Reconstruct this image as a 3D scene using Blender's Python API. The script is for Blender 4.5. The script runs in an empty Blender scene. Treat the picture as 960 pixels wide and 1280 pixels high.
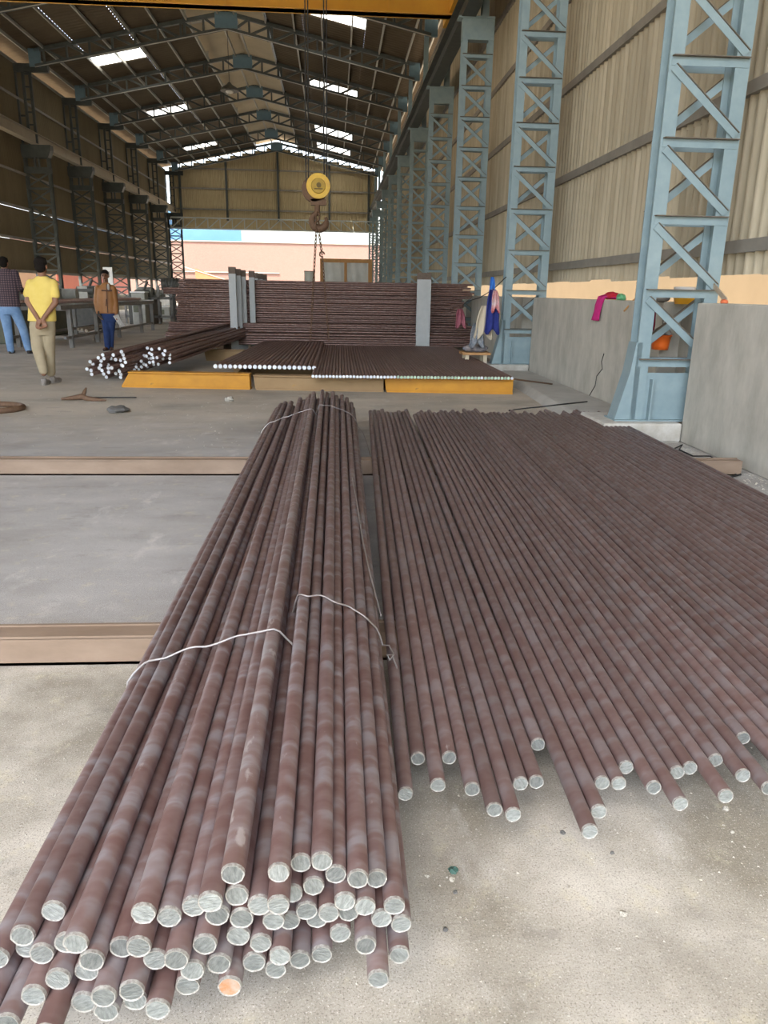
import bpy, bmesh, math, random
import numpy as np
from mathutils import Vector, Matrix
random.seed(7); rng = np.random.default_rng(7)
SC = bpy.context.scene
COL = SC.collection
PI = math.pi

# ---------------------------------------------------------------- camera
H = 1.38
F, PITCH, YAW, ROLL = 925.0, .289, .069, .017
FW = np.array([math.sin(YAW)*math.cos(PITCH), math.cos(YAW)*math.cos(PITCH), -math.sin(PITCH)])
R0 = np.array([math.cos(YAW), -math.sin(YAW), 0.0]); U0 = np.cross(R0, FW)
RT = math.cos(ROLL)*R0 + math.sin(ROLL)*U0
UP = -math.sin(ROLL)*R0 + math.cos(ROLL)*U0
cam = bpy.data.cameras.new('camera'); co = bpy.data.objects.new('camera', cam); COL.objects.link(co)
cam.sensor_fit = 'VERTICAL'; cam.sensor_height = 36; cam.sensor_width = 27; cam.lens = F/1280*36
cam.clip_start = .05; cam.clip_end = 400
co.matrix_world = Matrix(((RT[0], UP[0], -FW[0], 0), (RT[1], UP[1], -FW[1], 0), (RT[2], UP[2], -FW[2], H), (0, 0, 0, 1)))
SC.camera = co
def ray(x, y): return RT*(x-480)/F - UP*(y-640)/F + FW
def onz(x, y, z=0.0):
    d = ray(x, y); t = (z-H)/d[2]; return Vector((d[0]*t, d[1]*t, z))
def at(x, y, Y):
    d = ray(x, y); t = Y/d[1]; return Vector((d[0]*t, Y, d[2]*t+H))

# ---------------------------------------------------------------- world, sun, exposure
W = bpy.data.worlds.new('sky'); SC.world = W; W.use_nodes = True
wn = W.node_tree.nodes; wl = W.node_tree.links
sky = wn.new('ShaderNodeTexSky'); sky.sky_type = 'NISHITA'; sky.sun_disc = False
SUN_EL, SUN_AZ = math.radians(60), math.radians(30)      # the sun stands behind and left of the camera
sky.sun_elevation = SUN_EL; sky.sun_rotation = PI + SUN_AZ
sky.air_density = 1.0; sky.dust_density = 2.5; sky.ozone_density = 1.0
bg = wn['Background']; bg.inputs['Strength'].default_value = .22
hz_ = wn.new('ShaderNodeHueSaturation'); hz_.inputs['Saturation'].default_value = .62      # hazy sky
wl.new(sky.outputs['Color'], hz_.inputs['Color']); wl.new(hz_.outputs['Color'], bg.inputs['Color'])
sl = bpy.data.lights.new('sun', 'SUN'); sl.energy = 3.4; sl.angle = .009; sl.color = (1, .90, .75)
so = bpy.data.objects.new('sun', sl); COL.objects.link(so)
sd = Vector((math.sin(SUN_AZ)*math.cos(SUN_EL), math.cos(SUN_AZ)*math.cos(SUN_EL), -math.sin(SUN_EL)))
so.rotation_euler = sd.to_track_quat('-Z', 'Y').to_euler(); so.location = (-20, -40, 60)
vs = SC.view_settings; vs.view_transform = 'Standard'; vs.look = 'None'; vs.gamma = 1; vs.use_curve_mapping = False
vs.exposure = 2.35
SC.cycles.max_bounces = 10; SC.cycles.diffuse_bounces = 6; SC.cycles.transparent_max_bounces = 8
SC.cycles.sample_clamp_indirect = 6
SC.cycles.use_denoising = True

# ---------------------------------------------------------------- helpers
MATS = {}
def mat(name, col, rough=.8, metal=0.0, var=None, vscale=6.0, bump=0.0, bscale=40.0, stretch=(1, 1, 1), col3=None, spec=.5, rnd=0.0, pos3=.86):
    """procedural surface: two or three colours mixed by noise, optional bump"""
    if name in MATS: return MATS[name]
    m = bpy.data.materials.new(name); m.use_nodes = True; MATS[name] = m
    n = m.node_tree.nodes; l = m.node_tree.links; b = n['Principled BSDF']
    b.inputs['Roughness'].default_value = rough; b.inputs['Metallic'].default_value = metal
    b.inputs['Specular IOR Level'].default_value = spec
    b.inputs['Base Color'].default_value = (*col, 1)
    tc = n.new('ShaderNodeTexCoord'); mp = n.new('ShaderNodeMapping'); mp.inputs['Scale'].default_value = stretch
    l.new(tc.outputs['Object'], mp.inputs['Vector'])
    vec = mp.outputs['Vector']
    if rnd:
        oi = n.new('ShaderNodeObjectInfo'); ml = n.new('ShaderNodeMath'); ml.operation = 'MULTIPLY'; ml.inputs[1].default_value = 50
        l.new(oi.outputs['Random'], ml.inputs[0]); ad = n.new('ShaderNodeVectorMath'); ad.operation = 'ADD'
        l.new(vec, ad.inputs[0]); l.new(ml.outputs[0], ad.inputs[1]); vec = ad.outputs[0]
    if var is not None:
        nz = n.new('ShaderNodeTexNoise'); nz.inputs['Scale'].default_value = vscale; nz.inputs['Detail'].default_value = 6; nz.inputs['Roughness'].default_value = .65
        l.new(vec, nz.inputs['Vector'])
        rp = n.new('ShaderNodeValToRGB'); e = rp.color_ramp.elements
        e[0].position = .32; e[0].color = (*col, 1); e[1].position = .68; e[1].color = (*var, 1)
        if col3: k = e.new(pos3); k.color = (*col3, 1)
        l.new(nz.outputs['Fac'], rp.inputs['Fac']); out = rp.outputs['Color']
        if rnd:
            hs = n.new('ShaderNodeHueSaturation'); mr = n.new('ShaderNodeMapRange'); mr.inputs['To Min'].default_value = 1-rnd; mr.inputs['To Max'].default_value = 1+rnd
            l.new(oi.outputs['Random'], mr.inputs['Value']); l.new(mr.outputs[0], hs.inputs['Value']); l.new(out, hs.inputs['Color']); out = hs.outputs['Color']
        l.new(out, b.inputs['Base Color'])
    if bump:
        nb = n.new('ShaderNodeTexNoise'); nb.inputs['Scale'].default_value = bscale; nb.inputs['Detail'].default_value = 5
        l.new(vec, nb.inputs['Vector'])
        bp = n.new('ShaderNodeBump'); bp.inputs['Strength'].default_value = bump; bp.inputs['Distance'].default_value = .01
        l.new(nb.outputs['Fac'], bp.inputs['Height']); l.new(bp.outputs['Normal'], b.inputs['Normal'])
    return m

class MB:
    def __init__(s): s.v = []; s.f = []; s.mi = []; s.sm = []
    def add(s, v, f, mi=0, sm=False):
        o = len(s.v); s.v += [tuple(p) for p in v]
        for q in f: s.f.append([o+i for i in q]); s.mi.append(mi); s.sm.append(sm)
    def box(s, a, b, mi=0):
        (x0, y0, z0), (x1, y1, z1) = a, b
        s.add([(x0,y0,z0),(x1,y0,z0),(x1,y1,z0),(x0,y1,z0),(x0,y0,z1),(x1,y0,z1),(x1,y1,z1),(x0,y1,z1)],
              [(0,3,2,1),(4,5,6,7),(0,1,5,4),(1,2,6,5),(2,3,7,6),(3,0,4,7)], mi)
    def prism(s, prof, p, q, side=None, mi=0):
        """extrude a 2-D profile [(a,b)..] from p to q; a runs along `side`, b along axis x side"""
        p = Vector(p); q = Vector(q); ax = (q-p).normalized()
        sd = Vector(side) if side is not None else (Vector((0,0,1)) if abs(ax.z) < .9 else Vector((1,0,0)))
        sd = (sd - ax*sd.dot(ax)).normalized(); up = ax.cross(sd)
        n = len(prof); v = [p+sd*a+up*b for a, b in prof]+[q+sd*a+up*b for a, b in prof]
        f = [(i, (i+1) % n, n+(i+1) % n, n+i) for i in range(n)]
        if n <= 4 or True: f += [tuple(range(n))[::-1], tuple(range(n, 2*n))]
        s.add(v, f, mi)
    def bar(s, p, q, w, d, side=None, mi=0):
        s.prism([(-w/2,-d/2),(w/2,-d/2),(w/2,d/2),(-w/2,d/2)], p, q, side, mi)
    def angle(s, p, q, w, d, t=.008, side=None, mi=0):
        s.prism([(0,0),(w,0),(w,t),(t,t),(t,d),(0,d)], p, q, side, mi)
    def ibeam(s, p, q, w, d, tf=.012, tw=.009, side=None, mi=0):
        a, b = w/2, d/2
        s.prism([(-a,-b),(a,-b),(a,-b+tf),(tw/2,-b+tf),(tw/2,b-tf),(a,b-tf),(a,b),(-a,b),(-a,b-tf),(-tw/2,b-tf),(-tw/2,-b+tf),(-a,-b+tf)], p, q, side, mi)
    def tube(s, pts, r, n=8, mi=0, caps=True, sm=True):
        pts = [Vector(p) for p in pts]; rs = r if isinstance(r, (list, tuple)) else [r]*len(pts)
        o = []; prev = None
        for i, p in enumerate(pts):
            t = (pts[min(i+1, len(pts)-1)]-pts[max(i-1, 0)]).normalized()
            if prev is None: a = t.orthogonal().normalized()
            else: a = (prev - t*prev.dot(t)).normalized()
            prev = a; b = t.cross(a)
            o += [p+(a*math.cos(2*PI*k/n)+b*math.sin(2*PI*k/n))*rs[i] for k in range(n)]
        f = [(i*n+k, i*n+(k+1) % n, (i+1)*n+(k+1) % n, (i+1)*n+k) for i in range(len(pts)-1) for k in range(n)]
        s.add(o, f, mi, sm)
        if caps: s.add(o[:n], [tuple(range(n))[::-1]], mi); s.add(o[-n:], [tuple(range(n))], mi)
    def ball(s, c, r, nu=12, nv=8, mi=0, rot=None):
        rx, ry, rz = r if isinstance(r, (list, tuple)) else (r, r, r); c = Vector(c); v = []
        for j in range(nv+1):
            th = PI*j/nv
            for i in range(nu):
                p = Vector((rx*math.sin(th)*math.cos(2*PI*i/nu), ry*math.sin(th)*math.sin(2*PI*i/nu), rz*math.cos(th)))
                if rot: p = rot @ p
                v.append(c+p)
        f = [(j*nu+i, (j+1)*nu+i, (j+1)*nu+(i+1) % nu, j*nu+(i+1) % nu) for j in range(nv) for i in range(nu)]
        s.add(v, f, mi, True)
    def loft(s, rings, n=16, mi=0):
        """rings: (centre, rx, ry) ellipses in the horizontal plane"""
        v = []
        for c, rx, ry in rings:
            c = Vector(c); v += [c+Vector((rx*math.cos(2*PI*k/n), ry*math.sin(2*PI*k/n), 0)) for k in range(n)]
        m = len(rings)
        f = [(i*n+k, i*n+(k+1) % n, (i+1)*n+(k+1) % n, (i+1)*n+k) for i in range(m-1) for k in range(n)]
        s.add(v, f, mi, True); s.add(v[:n], [tuple(range(n))[::-1]], mi); s.add(v[-n:], [tuple(range(n))], mi)
    def grid(s, fn, nu, nv, mi=0, sm=True):
        v = [fn(i/nu, j/nv) for j in range(nv+1) for i in range(nu+1)]
        s.add(v, [(j*(nu+1)+i, j*(nu+1)+i+1, (j+1)*(nu+1)+i+1, (j+1)*(nu+1)+i) for j in range(nv) for i in range(nu)], mi, sm)
    def mesh(s, name, mats):
        me = bpy.data.meshes.new(name); me.from_pydata(s.v, [], s.f)
        for m in (mats if isinstance(mats, (list, tuple)) else [mats]): me.materials.append(m)
        me.polygons.foreach_set('material_index', s.mi); me.polygons.foreach_set('use_smooth', s.sm); me.update()
        return me
    def build(s, name, mats, parent=None, loc=(0,0,0)):
        return obj(name, s.mesh(name, mats), parent, loc)
def obj(name, me, parent=None, loc=(0,0,0), rot=None):
    o = bpy.data.objects.new(name, me); COL.objects.link(o); o.location = loc
    if rot is not None: o.rotation_euler = rot
    if parent: o.parent = parent
    return o
def tag(o, label=None, cat=None, group=None, kind=None):
    if label: o['label'] = label
    if cat: o['category'] = cat
    if group: o['group'] = group
    if kind: o['kind'] = kind
    return o
def thing(name, label, cat, loc=(0,0,0), group=None):
    o = obj(name, None, None, loc); o.empty_display_size = .1; return tag(o, label, cat, group)
def struct(o): o['kind'] = 'structure'; return o
def copy_tree(root, loc, label=None, group=None, parent=None):
    c = root.copy(); COL.objects.link(c); c.parent = parent
    if loc is not None: c.location = loc
    if label: c['label'] = label
    if group: c['group'] = group
    for ch in root.children: copy_tree(ch, None, parent=c)
    return c
def one(fn, name, m, parent=None, loc=(0,0,0)):
    b = MB(); fn(b); return b.build(name, m, parent, loc)
def solid(o, t, off=0): md = o.modifiers.new('thick', 'SOLIDIFY'); md.thickness = t; md.offset = off; return o
def sub(o, n=1): md = o.modifiers.new('sub', 'SUBSURF'); md.levels = n; md.render_levels = n; return o
def bevel(o, w=.01, seg=2): md = o.modifiers.new('bevel', 'BEVEL'); md.width = w; md.segments = seg; md.limit_method = 'ANGLE'; return o

# ---------------------------------------------------------------- materials
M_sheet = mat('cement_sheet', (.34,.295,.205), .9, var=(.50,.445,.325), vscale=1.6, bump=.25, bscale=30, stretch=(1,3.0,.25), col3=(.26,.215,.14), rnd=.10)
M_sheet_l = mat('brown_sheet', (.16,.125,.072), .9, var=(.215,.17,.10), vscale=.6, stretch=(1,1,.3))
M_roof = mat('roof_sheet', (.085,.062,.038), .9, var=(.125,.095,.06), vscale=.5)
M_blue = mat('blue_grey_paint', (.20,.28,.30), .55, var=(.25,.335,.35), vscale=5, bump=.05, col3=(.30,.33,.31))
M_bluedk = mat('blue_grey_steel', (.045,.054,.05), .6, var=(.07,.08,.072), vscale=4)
M_bluepl = mat('blue_plate', (.085,.15,.185), .5, var=(.11,.18,.215), vscale=3)
M_dust = mat('dusty_top_edge', (.115,.095,.07), .9, var=(.17,.145,.11), vscale=12)
M_girt = mat('grey_girt', (.20,.19,.165), .7, var=(.28,.26,.22), vscale=3)
M_purlin = mat('purlin_steel', (.33,.33,.29), .55, var=(.42,.40,.35), vscale=3)
M_wall = mat('cement_plaster', (.37,.355,.30), .9, var=(.53,.51,.44), vscale=3.0, bump=.15, bscale=14, col3=(.27,.255,.215), stretch=(1,1.4,.6))
M_plinth = mat('whitewashed_concrete', (.55,.54,.49), .95, var=(.40,.37,.31), vscale=7, bump=.5, bscale=30)
M_beam = mat('rusty_beam', (.21,.148,.10), .75, var=(.30,.22,.155), vscale=5, bump=.1, stretch=(.4,1,1), col3=(.22,.11,.08))
M_yellow = mat('yellow_paint', (.46,.20,.008), .55, var=(.58,.27,.012), vscale=5, bump=.08, col3=(.13,.07,.03), stretch=(.7,1,1), pos3=.76)
M_yellowold = mat('worn_yellow_paint', (.27,.17,.075), .7, var=(.33,.215,.10), vscale=4, col3=(.42,.21,.03), stretch=(.7,1,1), pos3=.78)
M_crane = mat('crane_yellow', (.70,.38,.03), .5, var=(.62,.31,.03), vscale=2)
M_wire = mat('binding_wire', (.33,.31,.30), .45, .5, var=(.25,.22,.2), vscale=20)
M_black = mat('black_cable', (.02,.02,.02), .6)
M_chain = mat('rusty_chain', (.13,.075,.045), .7, .3, var=(.2,.12,.07), vscale=30)
M_post = mat('grey_post', (.36,.385,.38), .6, var=(.43,.45,.44), vscale=5)
M_postcap = mat('rusty_post_top', (.11,.085,.065), .8, var=(.16,.12,.09), vscale=20)
M_table = mat('table_steel', (.17,.165,.15), .6, var=(.24,.225,.20), vscale=6)
M_machine = mat('machine_green', (.09,.10,.065), .6, var=(.15,.145,.09), vscale=7)
M_machdk = mat('machine_dark', (.05,.052,.045), .6, var=(.09,.085,.07), vscale=8)
M_machgrey = mat('machine_grey', (.30,.30,.26), .6, var=(.38,.37,.32), vscale=8)
M_pink = mat('pink_steel_bar', (.48,.33,.28), .5, var=(.40,.26,.22), vscale=6)
M_wood = mat('orange_wood', (.42,.22,.075), .7, var=(.50,.28,.11), vscale=4, stretch=(3,3,.6))
M_plastic = mat('white_plastic_sheet', (.55,.57,.55), .5, var=(.64,.66,.64), vscale=4, bump=.3, bscale=6)
M_white = mat('white_paint', (.75,.74,.70), .6, var=(.68,.67,.63), vscale=4)

def floor_material():
    m = bpy.data.materials.new('concrete_floor'); m.use_nodes = True; n = m.node_tree.nodes; l = m.node_tree.links; b = n['Principled BSDF']
    b.inputs['Roughness'].default_value = .85; b.inputs['Specular IOR Level'].default_value = .3
    tc = n.new('ShaderNodeTexCoord'); P = tc.outputs['Object']
    def noise(sc, det=6, st=(1,1,1), ro=.6):
        mp = n.new('ShaderNodeMapping'); mp.inputs['Scale'].default_value = st; l.new(P, mp.inputs['Vector'])
        z = n.new('ShaderNodeTexNoise'); z.inputs['Scale'].default_value = sc; z.inputs['Detail'].default_value = det; z.inputs['Roughness'].default_value = ro
        l.new(mp.outputs[0], z.inputs['Vector']); return z.outputs['Fac']
    def ramp(f, p0, c0, p1, c1):
        r = n.new('ShaderNodeValToRGB'); e = r.color_ramp.elements; e[0].position = p0; e[1].position = p1; e[0].color = (*c0,1); e[1].color = (*c1,1); l.new(f, r.inputs['Fac']); return r.outputs['Color']
    def mix(fac, a, c, mode='MIX'):
        x = n.new('ShaderNodeMix'); x.data_type = 'RGBA'; x.blend_type = mode
        for s, v in ((x.inputs[0], fac), (x.inputs[6], a), (x.inputs[7], c)):
            if hasattr(v, 'links'): l.new(v, s)
            else: s.default_value = v if isinstance(v, float) else (*v, 1)
        return x.outputs[2]
    # worn front apron / smooth grey slab between the beams / hall slab, its colour lightened and warmed to carry daylight
    front = ramp(noise(2.2), .36, (.27,.245,.19), .64, (.58,.545,.465))
    slab = ramp(noise(2.6, 7, (.45,1.2,1)), .30, (.33,.32,.30), .72, (.46,.45,.425))
    hall = ramp(noise(1.1, 7, (.5,1,1)), .32, (.40,.36,.29), .70, (.58,.52,.42))
    sep = n.new('ShaderNodeSeparateXYZ'); l.new(P, sep.inputs[0])
    def step(y0, w):
        r = n.new('ShaderNodeMapRange'); r.inputs['From Min'].default_value = y0-w; r.inputs['From Max'].default_value = y0+w
        a = n.new('ShaderNodeMath'); a.operation = 'MULTIPLY_ADD'; l.new(noise(3.0), a.inputs[0]); a.inputs[1].default_value = w*2; l.new(sep.outputs['Y'], a.inputs[2])
        s2 = n.new('ShaderNodeMath'); s2.operation = 'SUBTRACT'; l.new(a.outputs[0], s2.inputs[0]); s2.inputs[1].default_value = w
        l.new(s2.outputs[0], r.inputs['Value']); return r.outputs[0]
    base = mix(step(2.62, .04), front, slab); base = mix(step(7.6, 1.2), base, hall)
    # yellowish spill dust, pale dusty scuffs, dark oil specks
    base = mix(ramp(noise(9, 9, ro=.72), .56, (0,0,0), .70, (.6,.6,.6)), base, (.60,.55,.38))
    base = mix(ramp(noise(2.6, 9, (1.6,.8,1), .72), .56, (0,0,0), .72, (.6,.6,.6)), base, (.66,.64,.59))
    base = mix(ramp(noise(3.3, 9, (.7,1.3,1), .75), .57, (0,0,0), .69, (.55,.55,.55)), base, (.19,.18,.155))
    base = mix(ramp(noise(70, 3), .64, (0,0,0), .70, (.6,.6,.6)), base, (.24,.21,.165))
    base = mix(ramp(noise(230, 4, ro=.7), .54, (0,0,0), .64, (.85,.85,.85)), base, (.15,.13,.10))
    base = mix(ramp(noise(190, 5, (1.1,.9,1), .7), .58, (0,0,0), .66, (.9,.9,.9)), base, (.78,.75,.66))
    base = mix(ramp(noise(.75, 7, (1,1.2,1), .6), .50, (0,0,0), .66, (.5,.5,.5)), base, (.25,.235,.205))
    l.new(base, b.inputs['Base Color'])
    bp = n.new('ShaderNodeBump'); bp.inputs['Strength'].default_value = .3; bp.inputs['Distance'].default_value = .006
    l.new(noise(130, 8, ro=.75), bp.inputs['Height']); l.new(bp.outputs[0], b.inputs['Normal'])
    return m
def rod_material(name, c1, c2, c3, rough=.40, metal=.38, scuff=.70):
    m = bpy.data.materials.new(name); m.use_nodes = True; n = m.node_tree.nodes; l = m.node_tree.links; b = n['Principled BSDF']
    b.inputs['Metallic'].default_value = metal
    tc = n.new('ShaderNodeTexCoord'); oi = n.new('ShaderNodeObjectInfo')
    ml = n.new('ShaderNodeMath'); ml.operation = 'MULTIPLY'; ml.inputs[1].default_value = 90; l.new(oi.outputs['Random'], ml.inputs[0])
    ad = n.new('ShaderNodeVectorMath'); l.new(tc.outputs['Object'], ad.inputs[0]); l.new(ml.outputs[0], ad.inputs[1])
    def noise(sc, st, det=3, dist=0.0):
        mp = n.new('ShaderNodeMapping'); mp.inputs['Scale'].default_value = st; l.new(ad.outputs[0], mp.inputs['Vector'])
        z = n.new('ShaderNodeTexNoise'); z.inputs['Scale'].default_value = sc; z.inputs['Detail'].default_value = det; z.inputs['Distortion'].default_value = dist
        l.new(mp.outputs[0], z.inputs['Vector']); return z.outputs['Fac']
    r = n.new('ShaderNodeValToRGB'); e = r.color_ramp.elements       # scale bands around the bar
    e[0].position = .36; e[0].color = (*c1,1); e[1].position = .64; e[1].color = (*c2,1); k = e.new(.5); k.color = (*c3,1)
    l.new(noise(17, (.42,.42,1), 3, .35), r.inputs['Fac'])
    r2 = n.new('ShaderNodeValToRGB'); r2.color_ramp.elements[0].position = scuff; r2.color_ramp.elements[1].position = scuff+.08
    r2.color_ramp.elements[1].color = (.7,.7,.7,1); l.new(noise(26, (1,1,.5), 5), r2.inputs['Fac'])
    mx = n.new('ShaderNodeMix'); mx.data_type = 'RGBA'; l.new(r2.outputs[0], mx.inputs[0]); l.new(r.outputs[0], mx.inputs[6]); mx.inputs[7].default_value = (.40,.36,.34,1)
    hs = n.new('ShaderNodeHueSaturation'); mr = n.new('ShaderNodeMapRange'); mr.inputs['To Min'].default_value = .88; mr.inputs['To Max'].default_value = 1.12
    l.new(oi.outputs['Random'], mr.inputs['Value']); l.new(mr.outputs[0], hs.inputs['Value']); l.new(mx.outputs[2], hs.inputs['Color'])
    l.new(hs.outputs[0], b.inputs['Base Color'])
    rr = n.new('ShaderNodeMapRange'); rr.inputs['To Min'].default_value = rough-.1; rr.inputs['To Max'].default_value = rough+.14
    l.new(noise(30, (1,1,.4), 4), rr.inputs['Value']); l.new(rr.outputs[0], b.inputs['Roughness'])
    bp = n.new('ShaderNodeBump'); bp.inputs['Strength'].default_value = .15; bp.inputs['Distance'].default_value = .003
    l.new(noise(60, (1,1,.6), 4), bp.inputs['Height']); l.new(bp.outputs[0], b.inputs['Normal'])
    return m
M_floor = floor_material()
M_rod = rod_material('mill_scale_rod', (.150,.088,.078), (.240,.212,.215), (.185,.125,.116))
M_rodflat = rod_material('flat_layer_rod', (.155,.098,.088), (.205,.168,.165), (.178,.125,.116), .40, .4, .74)
M_rodsc = rod_material('scuffed_rod', (.170,.105,.092), (.26,.23,.225), (.20,.14,.13), .42, .38, .60)
M_roddk = rod_material('brown_rod', (.165,.098,.078), (.215,.15,.13), (.185,.115,.095), .42, .4)
M_cut = mat('sawn_steel', (.15,.165,.155), .5, .35, var=(.30,.32,.30), vscale=60, bump=.4, bscale=110, stretch=(1,3,1), rnd=.28)
M_burr = mat('bright_burr', (.55,.55,.50), .5, .35, var=(.16,.135,.12), vscale=90)
M_cutrust = mat('rusty_sawn_steel', (.40,.36,.30), .6, .2, var=(.42,.17,.05), vscale=35)
M_cutgreen = mat('green_painted_end', (.30,.52,.30), .5, .1, var=(.55,.62,.52), vscale=30, rnd=.25)
M_cutwhite = mat('bright_sawn_end', (.62,.66,.70), .45, .3, var=(.75,.78,.80), vscale=30, rnd=.15)
def translucent(name, col):
    m = bpy.data.materials.new(name); m.use_nodes = True; n = m.node_tree.nodes; l = m.node_tree.links
    t = n.new('ShaderNodeBsdfTranslucent'); t.inputs['Color'].default_value = (*col,1); l.new(t.outputs[0], n['Material Output'].inputs['Surface'])
    nz = n.new('ShaderNodeTexNoise'); nz.inputs['Scale'].default_value = 3; r = n.new('ShaderNodeValToRGB')
    r.color_ramp.elements[0].color = (*[c*.85 for c in col],1); r.color_ramp.elements[1].color = (*col,1); l.new(nz.outputs['Fac'], r.inputs[0]); l.new(r.outputs[0], t.inputs['Color'])
    return m
M_sky = translucent('skylight_fibreglass', (.85,.85,.78))

# ================================================================ THE HALL
BAY = 6.0; Y1 = 7.17; XW = 4.02; XLW = -13.9; XR = -4.65; YG = Y1+60; YF = -6.6
ZE = 11.27; SL = .207
def zroof(x): return ZE+SL*(8.25-abs(x-XR))
colY = lambda k: Y1+BAY*k

def mk_floor():
    b = MB(); b.add([(-16,-7,0),(5,-7,0),(5,YG+.6,0),(-16,YG+.6,0)], [(0,1,2,3)]); b.box((-16,-7,-.3),(5,YG+.6,-.002))
    struct(b.build('floor', M_floor))
mk_floor()
M_ground = mat('outside_earth', (.42,.35,.26), .95, var=(.52,.44,.33), vscale=.4)
struct(one(lambda b: b.add([(-120,-90,-.06),(120,-90,-.06),(120,200,-.06),(-120,200,-.06)], [(0,1,2,3)]), 'ground', M_ground))

# corrugated sheets
def corr(w, h, pitch=.172, amp=.030, per=6):
    n = max(1, round(w/pitch)); N = n*per; b = MB()
    v = []
    for j in (0, h):
        for i in range(N+1): v.append((amp*math.cos(2*PI*i/per), w*i/N, j))
    b.add(v, [(i, i+1, N+1+i+1, N+1+i) for i in range(N)], 0, True); return b
ROWS = [(1.60, 3.26), (3.22, 6.26), (6.20, 10.72)]
wr = struct(obj('wall_right', None)); wlf = struct(obj('wall_left', None)); wg = struct(obj('wall_back', None))
sheet_me = [corr(1.02, z1-z0).mesh('corrugated_sheet', M_sheet) for z0, z1 in ROWS]
bay_me = [corr(6.0, z1-z0, per=4).mesh('corrugated_sheet', M_sheet) for z0, z1 in ROWS]
for k in range(-2, 10):
    for r, (z0, z1) in enumerate(ROWS):
        if -1 <= k <= 3:
            for i in range(6):
                o = obj('corrugated_sheet', sheet_me[r], wr, (XW+.03+.008*((i+r) % 2), colY(k)+i*1.0, z0+random.uniform(-.02,.02)))
        else:
            obj('corrugated_sheet', bay_me[r], wr, (XW+.03, colY(k), z0))
# fibre-cement seam strips hang a little lower over the gap beside some sheets
GZ = [1.87, 3.32, 4.78, 6.22, 7.7, 9.2, 10.6]
for z in GZ:
    for k in range(-2, 10):
        one(lambda b: b.prism([(0,0),(.12,0),(.12,.02),(.02,.02),(.02,.07),(0,.07)], (XW-.03, colY(k), z-.06), (XW-.03, colY(k)+BAY, z-.06), (0,0,1)), 'girt', M_girt, wr)
# left wall: sheets per bay with thin slits between the rows
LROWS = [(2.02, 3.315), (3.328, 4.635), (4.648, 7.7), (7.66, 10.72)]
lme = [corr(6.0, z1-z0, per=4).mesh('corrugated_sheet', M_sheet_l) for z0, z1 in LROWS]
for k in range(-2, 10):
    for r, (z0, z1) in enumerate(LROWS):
        if r < 2 and k in (1, 2, 3): continue                        # unseen opening added to let daylight brighten the floor
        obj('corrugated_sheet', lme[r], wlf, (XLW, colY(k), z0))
    for z in (3.32, 4.64, 6.1, 7.7, 9.2, 10.6):
        one(lambda b: b.bar((XLW+.07, colY(k), z+.06), (XLW+.07, colY(k)+BAY, z+.06), .10, .07, (0,0,1)), 'girt', M_girt, wlf)
for y0, y1 in ((colY(-2), colY(1)), (colY(4), YG)): one(lambda b: b.box((XLW-.12, y0, 0), (XLW+.1, y1, .95)), 'low_wall', M_wall, wlf)
one(lambda b: b.bar((XLW+.07, colY(4), 2.0), (XLW+.07, YG, 2.0), .12, .07, (0,0,1)), 'girt', M_girt, wlf)

# low plastered wall on the right, one length between each pair of columns
for k in range(-2, 10):
    y0, y1 = colY(k)+.62, colY(k+1)-.12
    o = one(lambda b: b.box((3.42, y0, 0), (3.64, y1, 1.33)), 'plastered_low_wall', M_wall, wr); bevel(o, .012)
    one(lambda b: b.box((3.70, colY(k)-.3, 0), (3.95, colY(k)+.8, 1.31)), 'recess_wall', M_wall, wr)
# crack down the low wall by the second column
def crack(b):
    pts = [(755,442),(752,452),(753,461),(746,470),(744,482),(737,494),(736,501),(734,510)]
    P = []
    for x, y in pts:
        d = ray(x, y); t = 3.418/d[0]; P.append((3.418, d[1]*t, d[2]*t+H))
    b.tube(P, .006, 5)
one(crack, 'wall_crack', M_black, wr)

# gable end: sheets, posts and rails, with daylight round its edge
GX0, GX1 = -13.55, 3.62
ztop = lambda x: zroof(x)-.26
M_gsheet = mat('gable_sheet', (.42,.335,.19), .9, var=(.50,.41,.25), vscale=.6)
x = GX0; i = 0
while x < GX1-.05:
    w = min(1.02, GX1-x); zt = min(ztop(x), ztop(x+w)); b = corr(w, zt-6.2, per=4)
    o = b.build('corrugated_sheet', M_gsheet, wg, (x, YG+.1, 6.2)); o.rotation_euler = (0,0,-PI/2); x += w-.02; i += 1
for gx in (-12.7, -8.9, -4.65, -.4, 2.9):
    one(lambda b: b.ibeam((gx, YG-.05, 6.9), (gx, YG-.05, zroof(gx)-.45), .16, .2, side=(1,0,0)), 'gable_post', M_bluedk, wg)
for z in (7.75, 9.35, 10.85):
    one(lambda b: b.bar((GX0, YG-.02, z), (GX1, YG-.02, z), .12, .08, (0,0,1)), 'gable_rail', M_girt, wg)
# header truss over the opening
def header():
    M_head = mat('pale_blue_girder', (.40,.44,.42), .6, var=(.46,.49,.46), vscale=3)
    t = thing('header_truss', 'pale lattice girder spanning above the far opening of the hall', 'girder', (XR, YG-.3, 6.15))
    L = lambda x, z: (x-XR, 0, z-6.15)
    one(lambda b: b.bar(L(GX0,7.05), L(GX1,7.05), .10, .1), 'chord', M_head, t); one(lambda b: b.bar(L(GX0,6.2), L(GX1,6.2), .10, .1), 'chord', M_head, t)
    n = 17; dx = (GX1-GX0)/n
    for i in range(n):
        a = GX0+i*dx; s = i < n/2
        one(lambda b: b.bar(L(a,6.2), L(a,7.05), .07, .07), 'web_post', M_head, t)
        one(lambda b: b.bar(L(a if s else a+dx,6.2), L(a+dx if s else a,7.05), .07, .07), 'web_diagonal', M_head, t)
header()

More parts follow.
